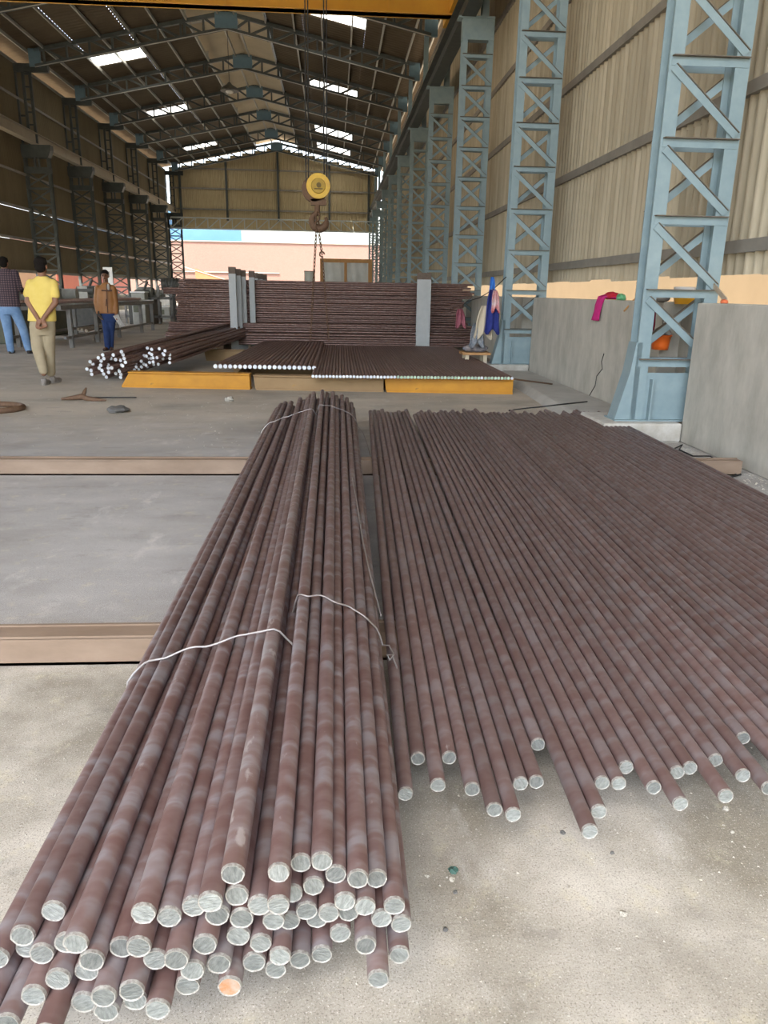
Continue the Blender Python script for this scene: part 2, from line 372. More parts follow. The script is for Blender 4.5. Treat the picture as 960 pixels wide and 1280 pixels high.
# roof
ceil = struct(obj('ceiling', None))
SKY = {-1: [(39.9,41.2),(50.7,52.2),(62.1,63.5)], 1: [(33.7,35.0),(44.9,46.6),(56.4,58.4),(62.6,64.6)]}
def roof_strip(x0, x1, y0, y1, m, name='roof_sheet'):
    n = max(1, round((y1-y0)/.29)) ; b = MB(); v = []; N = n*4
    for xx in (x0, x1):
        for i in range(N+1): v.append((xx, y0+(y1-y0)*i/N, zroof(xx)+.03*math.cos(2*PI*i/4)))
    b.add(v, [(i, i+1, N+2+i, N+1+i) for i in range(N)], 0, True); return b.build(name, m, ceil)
MON = 1.75                                                          # half width of the raised ridge monitor
for s in (-1, 1):
    xs = [XR+s*MON, None, None, XR+s*9.9]
    a, c = ((-11.3, -9.0) if s < 0 else (-1.3, 1.3))
    inner, outer = (c, a) if s < 0 else (a, c)
    roof_strip(min(xs[0], inner), max(xs[0], inner), YF, YG+1, M_roof)
    roof_strip(min(outer, xs[3]), max(outer, xs[3]), YF, YG+1, M_roof)
    y = YF
    for (p, q) in SKY[s]:
        roof_strip(a, c, y, p, M_roof); mid = (a+c)/2
        roof_strip(a, mid-.03, p, q, M_sky, 'skylight_panel'); roof_strip(mid+.03, c, p, q, M_sky, 'skylight_panel'); y = q
    roof_strip(a, c, y, YG+1, M_roof)
    # purlins
    for d in (.35, 1.7, 2.95, 4.15, 5.4, 6.65, 7.85, 8.6):
        xx = XR+s*d
        one(lambda b: b.bar((xx, YF, zroof(xx)-.10), (xx, YG, zroof(xx)-.10), .13, .06, (0,0,1)), 'purlin', M_purlin, ceil)
    one(lambda b: b.bar((XR+s*MON*.98, YF, zroof(XR+s*MON)+.02), (XR+s*MON*.98, YG, zroof(XR+s*MON)+.02), .10, .05, (0,0,1)), 'purlin', M_purlin, ceil)
# raised ridge monitor: cap sheets stand 0.45 m above an open slot
M_mon = mat('pale_ridge_sheet', (.40,.34,.235), .9, var=(.48,.41,.29), vscale=.6)
for s in (-1, 1):
    def cap(b):
        xo = XR+s*(MON+.35)
        b.add([(XR, YF, 13.35), (XR, YG+1, 13.35), (xo, YG+1, 12.86), (xo, YF, 12.86)], [(0,1,2,3)])
    solid(one(cap, 'ridge_sheet', M_mon, ceil), .02)
    for k in range(-2, 11):
        one(lambda b: b.bar((XR+s*MON, colY(k), zroof(XR+s*MON)), (XR+s*MON, colY(k), 12.95), .08, .08, (1,0,0)), 'monitor_post', M_purlin, ceil)
        one(lambda b: b.bar((XR, colY(k)+1.6, 13.24), (XR+s*MON, colY(k)+1.6, 12.86), .09, .08, (0,1,0)), 'monitor_rafter', M_purlin, ceil)

# ---------------------------------------------------------------- lattice columns (right row)
CW = .733; CD = .20; ZS = 1.447; SZ = .652; ZCAP = 7.4
def column_proto(detail, m, label):
    t = thing('lattice_column', label, 'column')
    # local origin: front left foot of the column
    for x0 in (0, CW-.13):
        one(lambda b: b.ibeam((x0+.065, CD/2, .2), (x0+.065, CD/2, ZCAP-.45), .13, CD, .014, .010, (1,0,0)), 'leg', m, t)
    lac = MB()
    for k in range(-1, 9):
        z = ZS+k*SZ
        for y, s in ((0, -1), (CD, 1)):
            if detail:
                one(lambda b: (b.box((.02, y-.007 if s < 0 else y, z-.075), (CW-.02, y if s < 0 else y+.007, z)), b.box((.02, y-.055 if s < 0 else y, z-.006), (CW-.02, y if s < 0 else y+.055, z+.002), 1)), 'strut', [m, M_dust], t)
            else: lac.box((.02, y-.03, z-.07), (CW-.02, y+.03, z))
            if k >= 0 or True:
                zt, zb = z-.09, z-SZ+.03
                p, q = ((.04, y, zt), (CW-.05, y, zb)) if s < 0 else ((.04, y, zb), (CW-.05, y, zt))
                if k == -1: continue
                if detail:
                    one(lambda b: (b.prism([(-.035,0),(.035,0),(.035,.006),(-.035,.006)], (p[0], y+(s*.010 if s > 0 else -.016), p[2]), (q[0], y+(s*.010 if s > 0 else -.016), q[2]), (0,0,1)),
                                   b.prism([(.03,-.04),(.036,-.04),(.036,.02),(.03,.02)], (p[0], y+s*.02, p[2]), (q[0], y+s*.02, q[2]), (0,0,1), 1)), 'diagonal', [m, M_dust], t)
                else: lac.bar((p[0], y, p[2]), (q[0], y, q[2]), .065, .03, (0,0,1))
    if not detail: tag(lac.build('lacing', m, t), kind='stuff')
    # foot: web plate, flared gusset, stiffener
    one(lambda b: b.box((.10, .02, .2), (CW-.02, .035, .66)), 'foot_plate', m, t)
    one(lambda b: b.add([(-.145,.0,.2),(.05,.0,.2),(.05,.0,.95),(0,.0,.95),(-.035,.0,.66),(-.145,.016,.2),(.05,.016,.2),(.05,.016,.95),(0,.016,.95),(-.035,.016,.66)],
        [(0,1,2,3,4),(9,8,7,6,5),(0,4,9,5),(4,3,8,9),(3,2,7,8),(2,1,6,7),(1,0,5,6)]), 'gusset', m, t)
    one(lambda b: (b.prism([(-.012,0),(.0,0),(.0,CD),(-.012,CD)], (-.145, 0, .2), (-.035, 0, .66), (1,0,0)), b.prism([(-.012,0),(.0,0),(.0,CD),(-.012,CD)], (-.035, 0, .66), (0, 0, .95), (1,0,0))), 'flared_flange', m, t)
    one(lambda b: b.box((.17, -.05, .2), (.185, .02, .60)), 'stiffener', m, t)
    one(lambda b: b.box((-.17, -.05, .19), (CW+.02, CD+.05, .202)), 'base_plate', m, t)
    # head: boxed cap with slot below, bearing plate, upper post to the roof
    one(lambda b: (b.box((0, -.01, ZCAP-.45), (CW, CD+.01, ZCAP-.02)), b.box((-.10, -.04, ZCAP-.02), (CW, CD+.04, ZCAP+.02))), 'cap', m, t)
    one(lambda b: b.ibeam((CW-.22, CD/2, ZCAP), (CW-.22, CD/2, 10.7), .16, CD, side=(1,0,0)), 'upper_post', m, t)
    one(lambda b: b.bar((CW-.22, CD/2, 8.6), (XW-2.936, CD/2, 8.6), .08, .08), 'wall_tie', m, t)
    return t
def plinth(b): b.box((-.32, -.17, 0), (.47, .56, .19))
pl_me = None
ORD = ['nearest', 'second', 'third', 'fourth', 'fifth', 'sixth', 'seventh', 'eighth', 'ninth', 'tenth', 'farthest']
cprot = column_proto(True, M_blue, 'nearest light blue lattice column by the right wall')
cfar = None
for k in range(0, 11):
    lab = f'{ORD[k]} blue grey lattice column along the right wall, counting from the camera' if k else 'large pale blue lattice column rising beside the orange bucket, nearest the camera'
    if k == 0: c = cprot; c['label'] = lab; c.location = (2.936, colY(0), 0)
    elif k <= 3: c = copy_tree(cprot, (2.936, colY(k), 0), lab)
    else:
        if cfar is None: cfar = column_proto(False, M_blue, lab); c = cfar; c.location = (2.936, colY(k), 0)
        else: c = copy_tree(cfar, (2.936, colY(k), 0), lab)
    c['group'] = 'right hand row of lattice columns'
    if pl_me is None:
        o = one(plinth, 'concrete_plinth', M_plinth); bevel(o, .02); pl_me = o
    else: o = pl_me.copy(); COL.objects.link(o)
    o.location = (2.936, colY(k), 0); tag(o, f'white washed concrete plinth under the {ORD[k]} right hand lattice column', 'plinth', 'column plinths')

# left row
def left_proto(label):
    m = M_bluedk
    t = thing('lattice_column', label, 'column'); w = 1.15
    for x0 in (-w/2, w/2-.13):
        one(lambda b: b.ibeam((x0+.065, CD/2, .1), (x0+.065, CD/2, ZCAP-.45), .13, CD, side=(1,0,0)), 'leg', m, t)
    for k in range(-1, 8):
        z = ZS+k*.70
        one(lambda b: b.box((-w/2+.03, -.03, z-.09), (w/2-.03, .02, z)), 'strut', m, t)
        if k < 7: one(lambda b: b.bar((-w/2+.05, -.02, z), (w/2-.05, -.02, z+.62), .07, .03, (0,0,1)), 'diagonal', m, t)
        if k < 7: one(lambda b: b.bar((-w/2+.05, .25, z+.62), (w/2-.05, .25, z), .07, .03, (0,0,1)), 'diagonal', m, t)
    one(lambda b: b.box((-w/2+.0, -.05, 6.25), (w/2, CD+.05, 6.5)), 'head_plate', m, t)
    for x0 in (-.13, .05): one(lambda b: b.box((x0, 0, 6.3), (x0+.08, .1, 7.0)), 'head_stiffener', m, t)
    one(lambda b: b.prism([(-w/2-.1,-ZCAP),(w/2+.12,-ZCAP),(w/2+.12,.2-ZCAP),(w/2-.02,.52-ZCAP),(-w/2+.02,.52-ZCAP),(-w/2-.1,.2-ZCAP)], (0,-.1,0), (0,CD+.1,0), (1,0,0)) , 'cap', m, t).scale = (1,1,1)
    for x0 in (-.28, .02):
        one(lambda b: b.box((x0, .05, ZCAP), (x0+.11, CD-.05, 10.35)), 'upper_post', m, t)
    for i in range(6): one(lambda b: b.box((-.2, .08, ZCAP+.3+i*.5), (.05, .14, ZCAP+.36+i*.5)), 'batten', m, t)
    one(lambda b: b.box((-.58, 0, 10.30), (.9, CD, 10.62)), 'head_bracket', m, t)
    one(lambda b: b.box((-.58, .05, ZCAP-.3), (-.5, CD-.05, 10.5)), 'wall_post', m, t)
    one(lambda b: b.box((-.55, .1, 8.55), (-.2, .18, 8.62)), 'wall_tie', m, t)
    return t
lp = None
for k in range(5, 11):
    lab = f'{ORD[k-5]} dark lattice column along the left wall, counting from the left edge' if k < 10 else 'last lattice column of the left row, standing pale in the far opening'
    if lp is None: lp = left_proto(lab); c = lp
    else: c = copy_tree(lp, None, lab)
    c.location = (-13.3, colY(k), 0); c['group'] = 'left hand row of lattice columns'

# crane runway girders with their rails
for nm, xx, zb, zr, lab in (('crane_runway_girder', 3.06, ZCAP, 8.0, 'dark crane runway girder with bright rail along the right columns'),
                            ('crane_runway_girder', -13.25, ZCAP, 7.92, 'dusty crane runway girder with bright rail along the left columns')):
    t = thing(nm, lab, 'girder', (xx, 30, zb))
    mm = M_bluedk if xx > 0 else mat('dusty_girder', (.36,.31,.23), .8, var=(.42,.36,.27), vscale=2)
    one(lambda b: b.ibeam((0, YF-30, (zr-zb-.06)/2), (0, YG-30, (zr-zb-.06)/2), .32, zr-zb-.06, .02, .014, (1,0,0)), 'girder', mm, t)
    one(lambda b: b.bar((0, YF-30, zr-zb-.03), (0, YG-30, zr-zb-.03), .06, .06, (0,0,1)), 'rail', mat('rail_steel', (.55,.48,.36), .45, .5, var=(.45,.38,.28), vscale=2), t)

# ---------------------------------------------------------------- roof trusses
def truss_proto(label):
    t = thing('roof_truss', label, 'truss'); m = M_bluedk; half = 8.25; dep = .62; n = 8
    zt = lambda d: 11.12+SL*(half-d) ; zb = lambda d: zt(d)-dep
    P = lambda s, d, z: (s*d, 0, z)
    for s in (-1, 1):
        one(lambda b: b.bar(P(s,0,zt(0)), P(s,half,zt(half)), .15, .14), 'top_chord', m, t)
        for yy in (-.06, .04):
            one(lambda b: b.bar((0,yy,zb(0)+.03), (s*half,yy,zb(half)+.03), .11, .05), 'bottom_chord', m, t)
        one(lambda b: b.bar((0,-.09,zb(0)-.035), (s*half,-.09,zb(half)-.035), .022, .06), 'bottom_angle', M_purlin, t)
        for i in range(1, n+1):
            d = half*i/(n+.4)
            one(lambda b: b.bar(P(s,d,zb(d)), P(s,d,zt(d)), .09, .08, (0,1,0)), 'web_post', m, t)
            d0 = half*(i-1)/(n+.4)
            one(lambda b: b.bar(P(s,d,zt(d)), P(s,max(d0,.25),zb(max(d0,.25))), .08, .09, (0,1,0)), 'web_diagonal', m, t)
        one(lambda b: b.box((s*half-.24, -.07, zb(half)-.02), (s*half+.24, .07, zt(half)+.06)), 'end_gusset', M_bluepl, t)
        one(lambda b: b.box((min(s*MON,s*MON+s*.1), -.06, zb(MON)-.05), (max(s*MON,s*MON+s*.1), .06, zt(MON)+.15)), 'monitor_stub', m, t)
    one(lambda b: b.box((-.48, -.09, zb(0)+.02), (.48, .09, zt(0)+.0)), 'ridge_gusset', M_bluepl, t)
    return t
tp = None
for k in range(4, 11):
    lab = f'{ORD[k-4]} steel roof truss in view, with a blue grey plate at the ridge' if k < 10 else 'pale roof truss just in front of the far gable wall'
    if tp is None: tp = truss_proto(lab); c = tp
    else: c = copy_tree(tp, None, lab)
    c.location = (XR, colY(k) if k < 10 else YG-.7, 0); c['group'] = 'roof trusses'

# hanging lamp under the ridge
t = thing('pendant_lamp', 'small dark pendant lamp hanging by a long cord below the roof ridge', 'lamp', at(287, 114, 37.3))
def lamp_shade(b): b.loft([((0,0,0),.42,.42),((0,0,.12),.36,.36),((0,0,.25),.14,.14),((0,0,.35),.05,.05)])
one(lamp_shade, 'lamp_shade', M_machdk, t)
one(lambda b: b.tube([(0,0,.3),(0,0,zroof(t.location.x)-t.location.z+.1)], .012, 5), 'cord', M_black, t)
one(lambda b: b.ball((0,0,-.02), (.18,.18,.08)), 'bulb', M_white, t)

# ================================================================ OUTSIDE
def brick_mat():
    m = bpy.data.materials.new('pink_brick'); m.use_nodes = True; n = m.node_tree.nodes; l = m.node_tree.links; b = n['Principled BSDF']; b.inputs['Roughness'].default_value = .9
    tc = n.new('ShaderNodeTexCoord'); sp = n.new('ShaderNodeSeparateXYZ'); cb = n.new('ShaderNodeCombineXYZ'); l.new(tc.outputs['Object'], sp.inputs[0]); l.new(sp.outputs[0], cb.inputs[0]); l.new(sp.outputs[2], cb.inputs[1])
    br = n.new('ShaderNodeTexBrick'); br.inputs['Scale'].default_value = 3.2; br.inputs['Color1'].default_value = (.15,.085,.068,1); br.inputs['Color2'].default_value = (.17,.10,.08,1); br.inputs['Mortar'].default_value = (.16,.11,.09,1)
    l.new(cb.outputs[0], br.inputs['Vector']); l.new(br.outputs['Color'], b.inputs['Base Color']); return m
def outside():
    M_oldwhite = mat('old_whitewash', (.26,.25,.22), .8, var=(.22,.21,.18), vscale=1)
    Yb = 100.0
    t = thing('brick_building', 'long pink brick building seen through the far opening', 'building', (-5, Yb, 0))
    zt = at(350, 304, Yb).z
    one(lambda b: b.box((-35, 0, -.06), (30, 8, zt)), 'wall', brick_mat(), t)
    one(lambda b: b.box((-35.1, -.15, zt-.0), (30.1, 8.1, zt+.12)), 'coping', M_oldwhite, t)
    # pale upper storey set back behind the parapet, right of the added blue block
    xl = at(302, 300, Yb+1.5).x+5
    one(lambda b: b.box((xl, 1.5, zt), (28, 7.5, zt+4.5)), 'upper_storey', mat('pale_wall', (.19,.215,.21), .8, var=(.215,.235,.23), vscale=.3), t)
    one(lambda b: b.box((-30, 1.5, zt), (xl, 7.5, zt+4.5)), 'blue_sky_stand_in', mat('sky_blue', (.035,.105,.20), .7, var=(.045,.125,.225), vscale=.3), t)  # blue block added in place of the sky, which came out white
    one(lambda b: b.box((-16, -.18, 3.4), (-2, .02, 3.5)), 'string_course', M_oldwhite, t)
    # orange awning sloping across the left part of the wall
    Y = 96.0; a = at(228, 333, Y); c = at(286, 351, Y)
    t = thing('sloping_awning', 'orange sloping sheet awning in front of the pink brick wall', 'awning', (a.x, Y, 0))
    def aw(b):
        b.add([(0,0,a.z),(c.x-a.x,0,c.z),(c.x-a.x,2.5,c.z+.0),(0,2.5,a.z)], [(0,1,2,3)])
        b.add([(1.5,-.02,a.z-.18),(c.x-a.x,-.02,c.z-.02),(c.x-a.x,-.02,c.z-1.6),(1.5,-.02,a.z-1.3)], [(0,1,2,3)])
    solid(one(aw, 'sheet', mat('orange_sheet', (.26,.085,.03), .7, var=(.29,.10,.035), vscale=1), t), .03)
    one(lambda b: b.tube([(0,-.06,a.z),(c.x-a.x,-.06,c.z)], .05, 6), 'edge_bar', M_oldwhite, t)
    for xx in (.2, c.x-a.x-.2): one(lambda b: b.tube([(xx,1.2,-.06),(xx,1.2,c.z)], .06, 6), 'post', M_white, t)
    # boundary walls beside the hall
    M_cream = mat('cream_render', (.285,.215,.135), .9, var=(.33,.25,.16), vscale=.7)
    o = one(lambda b: (b.box((9.0,-30,-.06),(9.25,75,3.4)), b.box((8.95,-30,3.4),(9.3,75,3.5))), 'boundary_wall', M_cream); tag(o, 'sunlit cream boundary wall outside the gap in the right wall', 'wall')
    o = one(lambda b: (b.box((-22,-30,-.06),(-21.75,75,2.4)), b.box((-22.05,-30,2.4),(-21.7,75,2.5))), 'boundary_wall', M_cream); tag(o, 'sunlit boundary wall outside the gap in the left wall', 'wall')
    t = thing('hoarding', 'red hoarding panel outside the low gap of the left wall', 'hoarding', (-18.5, 62, 0))
    one(lambda b: b.box((0,-9,.2),(.06,9,2.6)), 'panel', mat('red_panel', (.20,.035,.018), .6, var=(.24,.05,.025), vscale=1), t)
    for yy in (-8, -3, 3, 8): one(lambda b: b.box((-.1,yy,-.06),(0,yy+.1,2.7)), 'post', M_girt, t)
outside()

# ================================================================ STEEL ON THE FLOOR
BZ = .12                                                             # height of the bearer beams
def bearer(y, x0, x1, lab):
    t = thing('steel_beam', lab, 'beam', (x0, y, 0))
    one(lambda b: (b.box((0,-.012,0),(x1-x0,0,BZ-.01)), b.box((0,-.012,BZ-.012),(x1-x0,.09,BZ)), b.box((0,-.012,0),(x1-x0,.09,.012))), 'channel', M_beam, t)
    one(lambda b: b.box((0,.075,.012),(x1-x0,.09,BZ+.006)), 'rear_flat_bar', M_beam, t)
bearer(2.615, -4.6, 3.05, 'rust brown steel channel on the floor under the rods, nearer the camera')
bearer(5.645, -6.5, 3.28, 'rust brown steel channel on the floor under the rods, farther from the camera')

def rod_mesh(L, r, m, n=16, cap=None, wav=0.0):
    """bar along local +Z from the origin, with a chamfered near end"""
    b = MB(); v = []; zs = [0, .003]+[L*i/5 for i in range(1, 6)]; a0 = random.uniform(0, 6.28)
    for j, z in enumerate(zs):
        rr = r*.90 if j == 0 else r; w = wav*math.sin(PI*z/L)
        v += [(rr*math.cos(2*PI*k/n)+w*math.cos(a0), rr*math.sin(2*PI*k/n)+w*math.sin(a0), z) for k in range(n)]
    b.add(v, [(j*n+k, j*n+(k+1) % n, (j+1)*n+(k+1) % n, (j+1)*n+k) for j in range(len(zs)-1) for k in range(n)], 0, True)
    b.add(v[:n], [tuple(range(n))[::-1]]); b.add(v[-n:], [tuple(range(n))])
    return b.mesh('steel_rod', m)
def face_mesh(r, m, n=16):
    """sawn face: slightly proud disc with a ragged bright burr"""
    b = MB(); ph = [random.uniform(.93, 1.02) for _ in range(n)]
    ring = lambda q, z, jit: [(r*q*(ph[k] if jit else 1)*math.cos(2*PI*k/n), r*q*(ph[k] if jit else 1)*math.sin(2*PI*k/n), z) for k in range(n)]
    A, B_, C = ring(1.0, .004, 0), ring(.97, -.0035, 1), ring(.86, -.0025, 1)
    v = A+B_+C+[(0,0,-.002)]
    b.add(v, [(k, n+k, n+(k+1) % n, (k+1) % n) for k in range(n)], 1, True)
    b.add(v, [(n+k, 2*n+k, 2*n+(k+1) % n, n+(k+1) % n) for k in range(n)], 1, True)
    b.add(v, [(2*n+k, 3*n, 2*n+(k+1) % n) for k in range(n)], 0, False)
    return b.mesh('cut_end', [m, M_burr])
def quat(p, q): return (Vector(q)-Vector(p)).to_track_quat('Z', 'Y')
def put_rod(me, p, q, label, group, face=None, cat='rod'):
    o = obj('steel_rod', me, None, p); o.rotation_mode = 'QUATERNION'; o.rotation_quaternion = quat(p, q); tag(o, label, cat, group)
    o.rotation_quaternion = o.rotation_quaternion @ Matrix.Rotation(random.uniform(0, 6.28), 3, 'Z').to_quaternion()
    if face: obj('cut_end', face, o)
    return o

def nth(i):
    i += 1; return f'{i}'+('th' if 10 < i % 100 < 14 else {1:'st',2:'nd',3:'rd'}.get(i % 10, 'th'))
# --- flat layer of rods on the right, tips read left to right
RR = .0207; PT = .0437
tipy = [1.609,1.757,1.641,1.758,1.621,1.539,1.519,1.638,1.643,1.81,1.452,1.521,1.632,1.627,1.695,1.607,1.541,1.667,1.684,1.565,1.716,1.646,1.592,1.817]
faces = [face_mesh(RR, M_cut) for _ in range(6)]
NR = 58
for i in range(NR):
    ty = tipy[i] if i < len(tipy) else random.uniform(1.52, 1.82)
    xa = .185+i*PT; sh = .032 if i < 10 else .0365                   # the layer opens a gap after the tenth rod
    L = 6.25+random.uniform(-.06, .06); p = Vector((xa+(ty-1.8)*sh, ty, BZ+RR+.004)); q = Vector((xa+(ty+L-1.8)*sh, ty+L, BZ+RR+.004))
    put_rod(rod_mesh(L, RR, M_rodflat, wav=.003), p, q, f'purple brown steel rod, {nth(i)} from the left in the flat layer on the right' if i not in (0, 10, 9) else
            {0: 'leftmost steel rod of the flat layer on the right, beside the dark gap', 9: 'shortest reaching rod of the left ten in the flat layer, tip set back', 10: 'steel rod whose tip reaches farthest forward in the flat layer on the right'}[i],
            'flat layer of rods on the right', random.choice(faces))

# --- two tied bundles in front
TL = [(78,1138),(52,1168),(33,1184),(15,1196),(63,1191),(78,1178),(98,1178),(139,1184),(117,1200),(185,1141),(216,1145),(258,1127),(245,1132),(293,1092),(288,1119),(276,1143),(174,1183),(184,1199),(215,1199),(242,1212),(254,1180),(273,1204),(294,1169),(302,1147),(316,1131),(75,1223),(52,1243),(12,1263),(32,1278),(106,1252),(132,1245),(132,1263),(160,1238),(160,1250),(195,1261),(232,1231),(289,1232),(315,1202),(100,1213),(62,1292)]
TM = [(353,1090),(375,1078),(403,1076),(420,1092),(446,1098),(464,1098),(487,1132),(501,1154),(481,1147),(368,1116),(390,1107),(383,1138),(367,1150),(347,1150),(406,1141),(434,1126),(447,1133),(336,1131),(402,1192),(428,1166),(459,1181),(473,1223),(499,1193),(375,1199),(346,1211),(337,1195),(330,1178),(424,1140),(395,1148)]
def interp(x, xs, ys): return float(np.interp(x, xs, ys))
def relax(P, T, r, zmin, it=700, pull=.04, fixed=None, rf=0.0):
    P = P.copy()
    def clear():
        if fixed is None: return
        D = P[:, None]-fixed[None]; d = np.sqrt((D**2).sum(2))+1e-9; ov = np.clip(r+rf-d, 0, None); P[:] += (D/d[..., None]*ov[..., None]*.6).sum(1)
    for _ in range(it):
        P += (T-P)*pull
        for _ in range(2):
            D = P[:, None]-P[None]; d = np.sqrt((D**2).sum(2))+1e-9; np.fill_diagonal(d, 9)
            ov = np.clip(2*r-d, 0, None); P += (D/d[..., None]*ov[..., None]*.35).sum(1)
            clear(); P[:, 1] = np.maximum(P[:, 1], zmin)
    for _ in range(400):
        D = P[:, None]-P[None]; d = np.sqrt((D**2).sum(2))+1e-9; np.fill_diagonal(d, 9)
        ov = np.clip(2*r-d, 0, None); P += (D/d[..., None]*ov[..., None]*.3).sum(1); clear(); P[:, 1] = np.maximum(P[:, 1], zmin)
    return P
def bundle(tips, r, topx, topy, botx, boty, zx, zz, farx, farw, L, label, group, special={}, other=None):
    zmin = BZ+r+.008; T = []
    for px, py in tips:
        a, c = interp(px, topx, topy), interp(px, botx, boty); f = min(1, max(0, (py-a)/(c-a)))
        z = interp(px, zx, zz)*(1-f)+zmin*f; w = onz(px, py, z); T.append((w.x, z))
    T = np.array(T); fx = [np.array([(a.x, a.z) for a, _ in other[0]]), np.array([(c.x, c.z) for _, c in other[0]])] if other else [None, None]; rf = other[1] if other else 0.0
    P = relax(T+rng.normal(0, .001, T.shape), T, r, zmin, fixed=fx[0], rf=rf)
    cx = (T[:,0].min()+T[:,0].max())/2; wd = T[:,0].max()-T[:,0].min()
    T2 = np.stack([farx+(P[:,0]-cx)*farw/wd, zmin+(P[:,1]-zmin)*1.1], 1); Q = relax(T2, T2, r*.985, zmin, pull=.10, fixed=fx[1], rf=rf)
    fcs = [face_mesh(r, M_cut) for _ in range(6)]; out = []; rank = np.argsort(np.argsort([a for a, _ in tips]))
    for i, (px, py) in enumerate(tips):
        yt = onz(px, py, P[i,1]).y; ln = L+random.uniform(-.05,.05)
        p = Vector((P[i,0], yt, P[i,1])); q = Vector((Q[i,0], yt+ln, Q[i,1]))
        put_rod(rod_mesh((q-p).length, r, M_rodsc if i in special else M_rod, wav=.002), p, q, special.get(i, (label.format(nth(int(rank[i]))),))[0], group, special[i][1] if i in special else random.choice(fcs)); out.append((p, q))
    return out
RL = .0226; RM = .0208
BL = bundle(TL, RL, [0,15,78,185,250,293,320], [1190,1190,1138,1139,1120,1090,1128], [0,12,62,106,195,289,320], [1262,1264,1292,1255,1264,1233,1206],
       [0,15,78,185,293,320], [.20,.21,.25,.30,.345,.30], -.37, .37, 6.45, 'brown steel rod of the front left bundle whose cut end is {} from the left', 'front left bundle of rods',
       {13: ('topmost steel rod of the front left bundle, scratched pale along its top', None), 36: ('steel rod with a rust orange cut end low in the front left bundle', face_mesh(RL, M_cutrust))})
obj('cut_end', face_mesh(RL, M_cut), [o for o in COL.objects if o.get('label', '').startswith('topmost steel rod')][0])
BM = bundle(TM, RM, [330,353,375,403,446,487,505], [1130,1088,1076,1074,1096,1130,1152], [330,346,402,473,499], [1196,1213,1194,1226,1195],
       [330,353,400,446,487,505], [.32,.34,.35,.32,.25,.21], .01, .36, 6.55, 'brown steel rod of the middle bundle whose cut end is {} from the left', 'middle bundle of rods',
       {21: ('steel rod reaching farthest forward under the middle bundle, by a thin wire', face_mesh(RM, M_cut))}, other=(BL, RL))

# binding wires drawn over the tops of the bundles
def top_at(rods, r, Y, n=26, side=1):
    pts = []
    sec = []
    for p, q in rods:
        t = (Y-p.y)/(q.y-p.y); c = p+(q-p)*t; sec.append((c.x, c.z))
    # upper convex hull of the circles
    C = []
    for x, z in sec: C += [(x+(r+.004)*math.cos(a), z+(r+.004)*math.sin(a)) for a in np.linspace(0, 2*PI, 20)]
    C = sorted(set(C)); hull = []
    for c in C:
        while len(hull) >= 2 and (hull[-1][0]-hull[-2][0])*(c[1]-hull[-2][1])-(hull[-1][1]-hull[-2][1])*(c[0]-hull[-2][0]) >= 0: hull.pop()
        hull.append(c)
    return hull
def wire(rods, r, Y, lab, mtl, slant=0.0, tail=None):
    h = top_at(rods, r, Y); b = MB(); xs = [c[0] for c in h]; n = 30
    P = []
    for i in range(n+1):
        x = xs[0]+(xs[-1]-xs[0])*i/n; z = np.interp(x, xs, [c[1] for c in h]); P.append((x, Y+slant*(i/n-.5)+.01*math.sin(i*.7), z+.002+.004*abs(math.sin(i*.45))))
    P.insert(0, (P[0][0]-.004, P[0][1], P[0][2]-.03))
    b.tube(P, .0032, 6)
    if tail: b.tube([Vector(P[-1])+Vector(d) for d in tail], .0031, 6)
    tag(b.build('binding_wire', mtl), lab, 'wire', 'binding wires')
M_wirew = mat('pale_wire', (.46,.45,.44), .45, .4, var=(.36,.34,.33), vscale=25)
wire(BL, RL, 2.08, 'pale binding wire across the near part of the left bundle', M_wirew, -.0, [(0,0,0),(.02,-.005,-.015),(.035,-.01,-.05),(.03,-.02,-.09)])
wire(BM, RM, 2.32, 'grey binding wire with twisted end across the near part of the middle bundle', M_wire, -.05,
     [(0,0,0),(.02,-.02,.01),(.035,-.05,-.01),(.02,-.07,-.02),(.012,-.05,-.01),(.03,-.03,-.02),(.045,-.06,-.05),(.04,-.12,-.07),(.055,-.16,-.09),(.045,-.2,-.11)])
wire(BL, RL, 6.35, 'thin binding wire across the far part of the left bundle', M_wirew, .1, [(0,0,0),(.04,.02,.02),(.06,-.03,.03),(.03,-.1,-.03)])
wire(BM, RM, 6.6, 'thin binding wire across the far part of the middle bundle', M_wire, 0, [(0,0,0),(.05,-.1,-.05),(.08,-.25,-.12),(.1,-.3,-.2)])
o = one(lambda b: b.tube([(.10,4.2,.335),(.115,3.6,.33),(.125,3.1,.31),(.14,2.75,.30),(.165,2.45,.26)], .0035, 6), 'loose_wire', M_wire); tag(o, 'loose wire trailing along the right edge of the middle bundle', 'wire')

# ================================================================ YELLOW SKID WITH RODS
def skid(x0, y0, x1, y1, h, m, lab, slant=False):
    p, q = Vector((x0,y0,0)), Vector((x1,y1,0)); t = thing('skid_beam', lab, 'beam', p); L = (q-p).length; t.rotation_euler = (0,0,math.atan2(q.y-p.y, q.x-p.x))
    s = .14 if slant else 0.0
    def body(b):
        b.add([(.02,0,.02),(L,0,.02),(L,0,h),(s,0,h),(.02,.12,.02),(L,.12,.02),(L,.12,h),(s,.12,h)], [(0,1,2,3),(7,6,5,4),(3,2,6,7),(0,3,7,4),(1,5,6,2),(0,4,5,1)])
    bevel(one(body, 'face_plate', m, t), .008)
    one(lambda b: b.box((0.03,-.01,0),(L,.16,.025)), 'bottom_flange', m, t)
    one(lambda b: b.box((s,-.035,h+.004),(L,.16,h+.022)), 'top_flange', m, t)
skid(-3.09,10.97,-1.215,10.82,.205,M_yellow,'bright yellow steel skid beam with bevelled left end, under the heap of rods',True)
skid(-1.16,10.80,.70,10.66,.19,M_yellowold,'worn brown yellow skid beam in the middle of the front row')
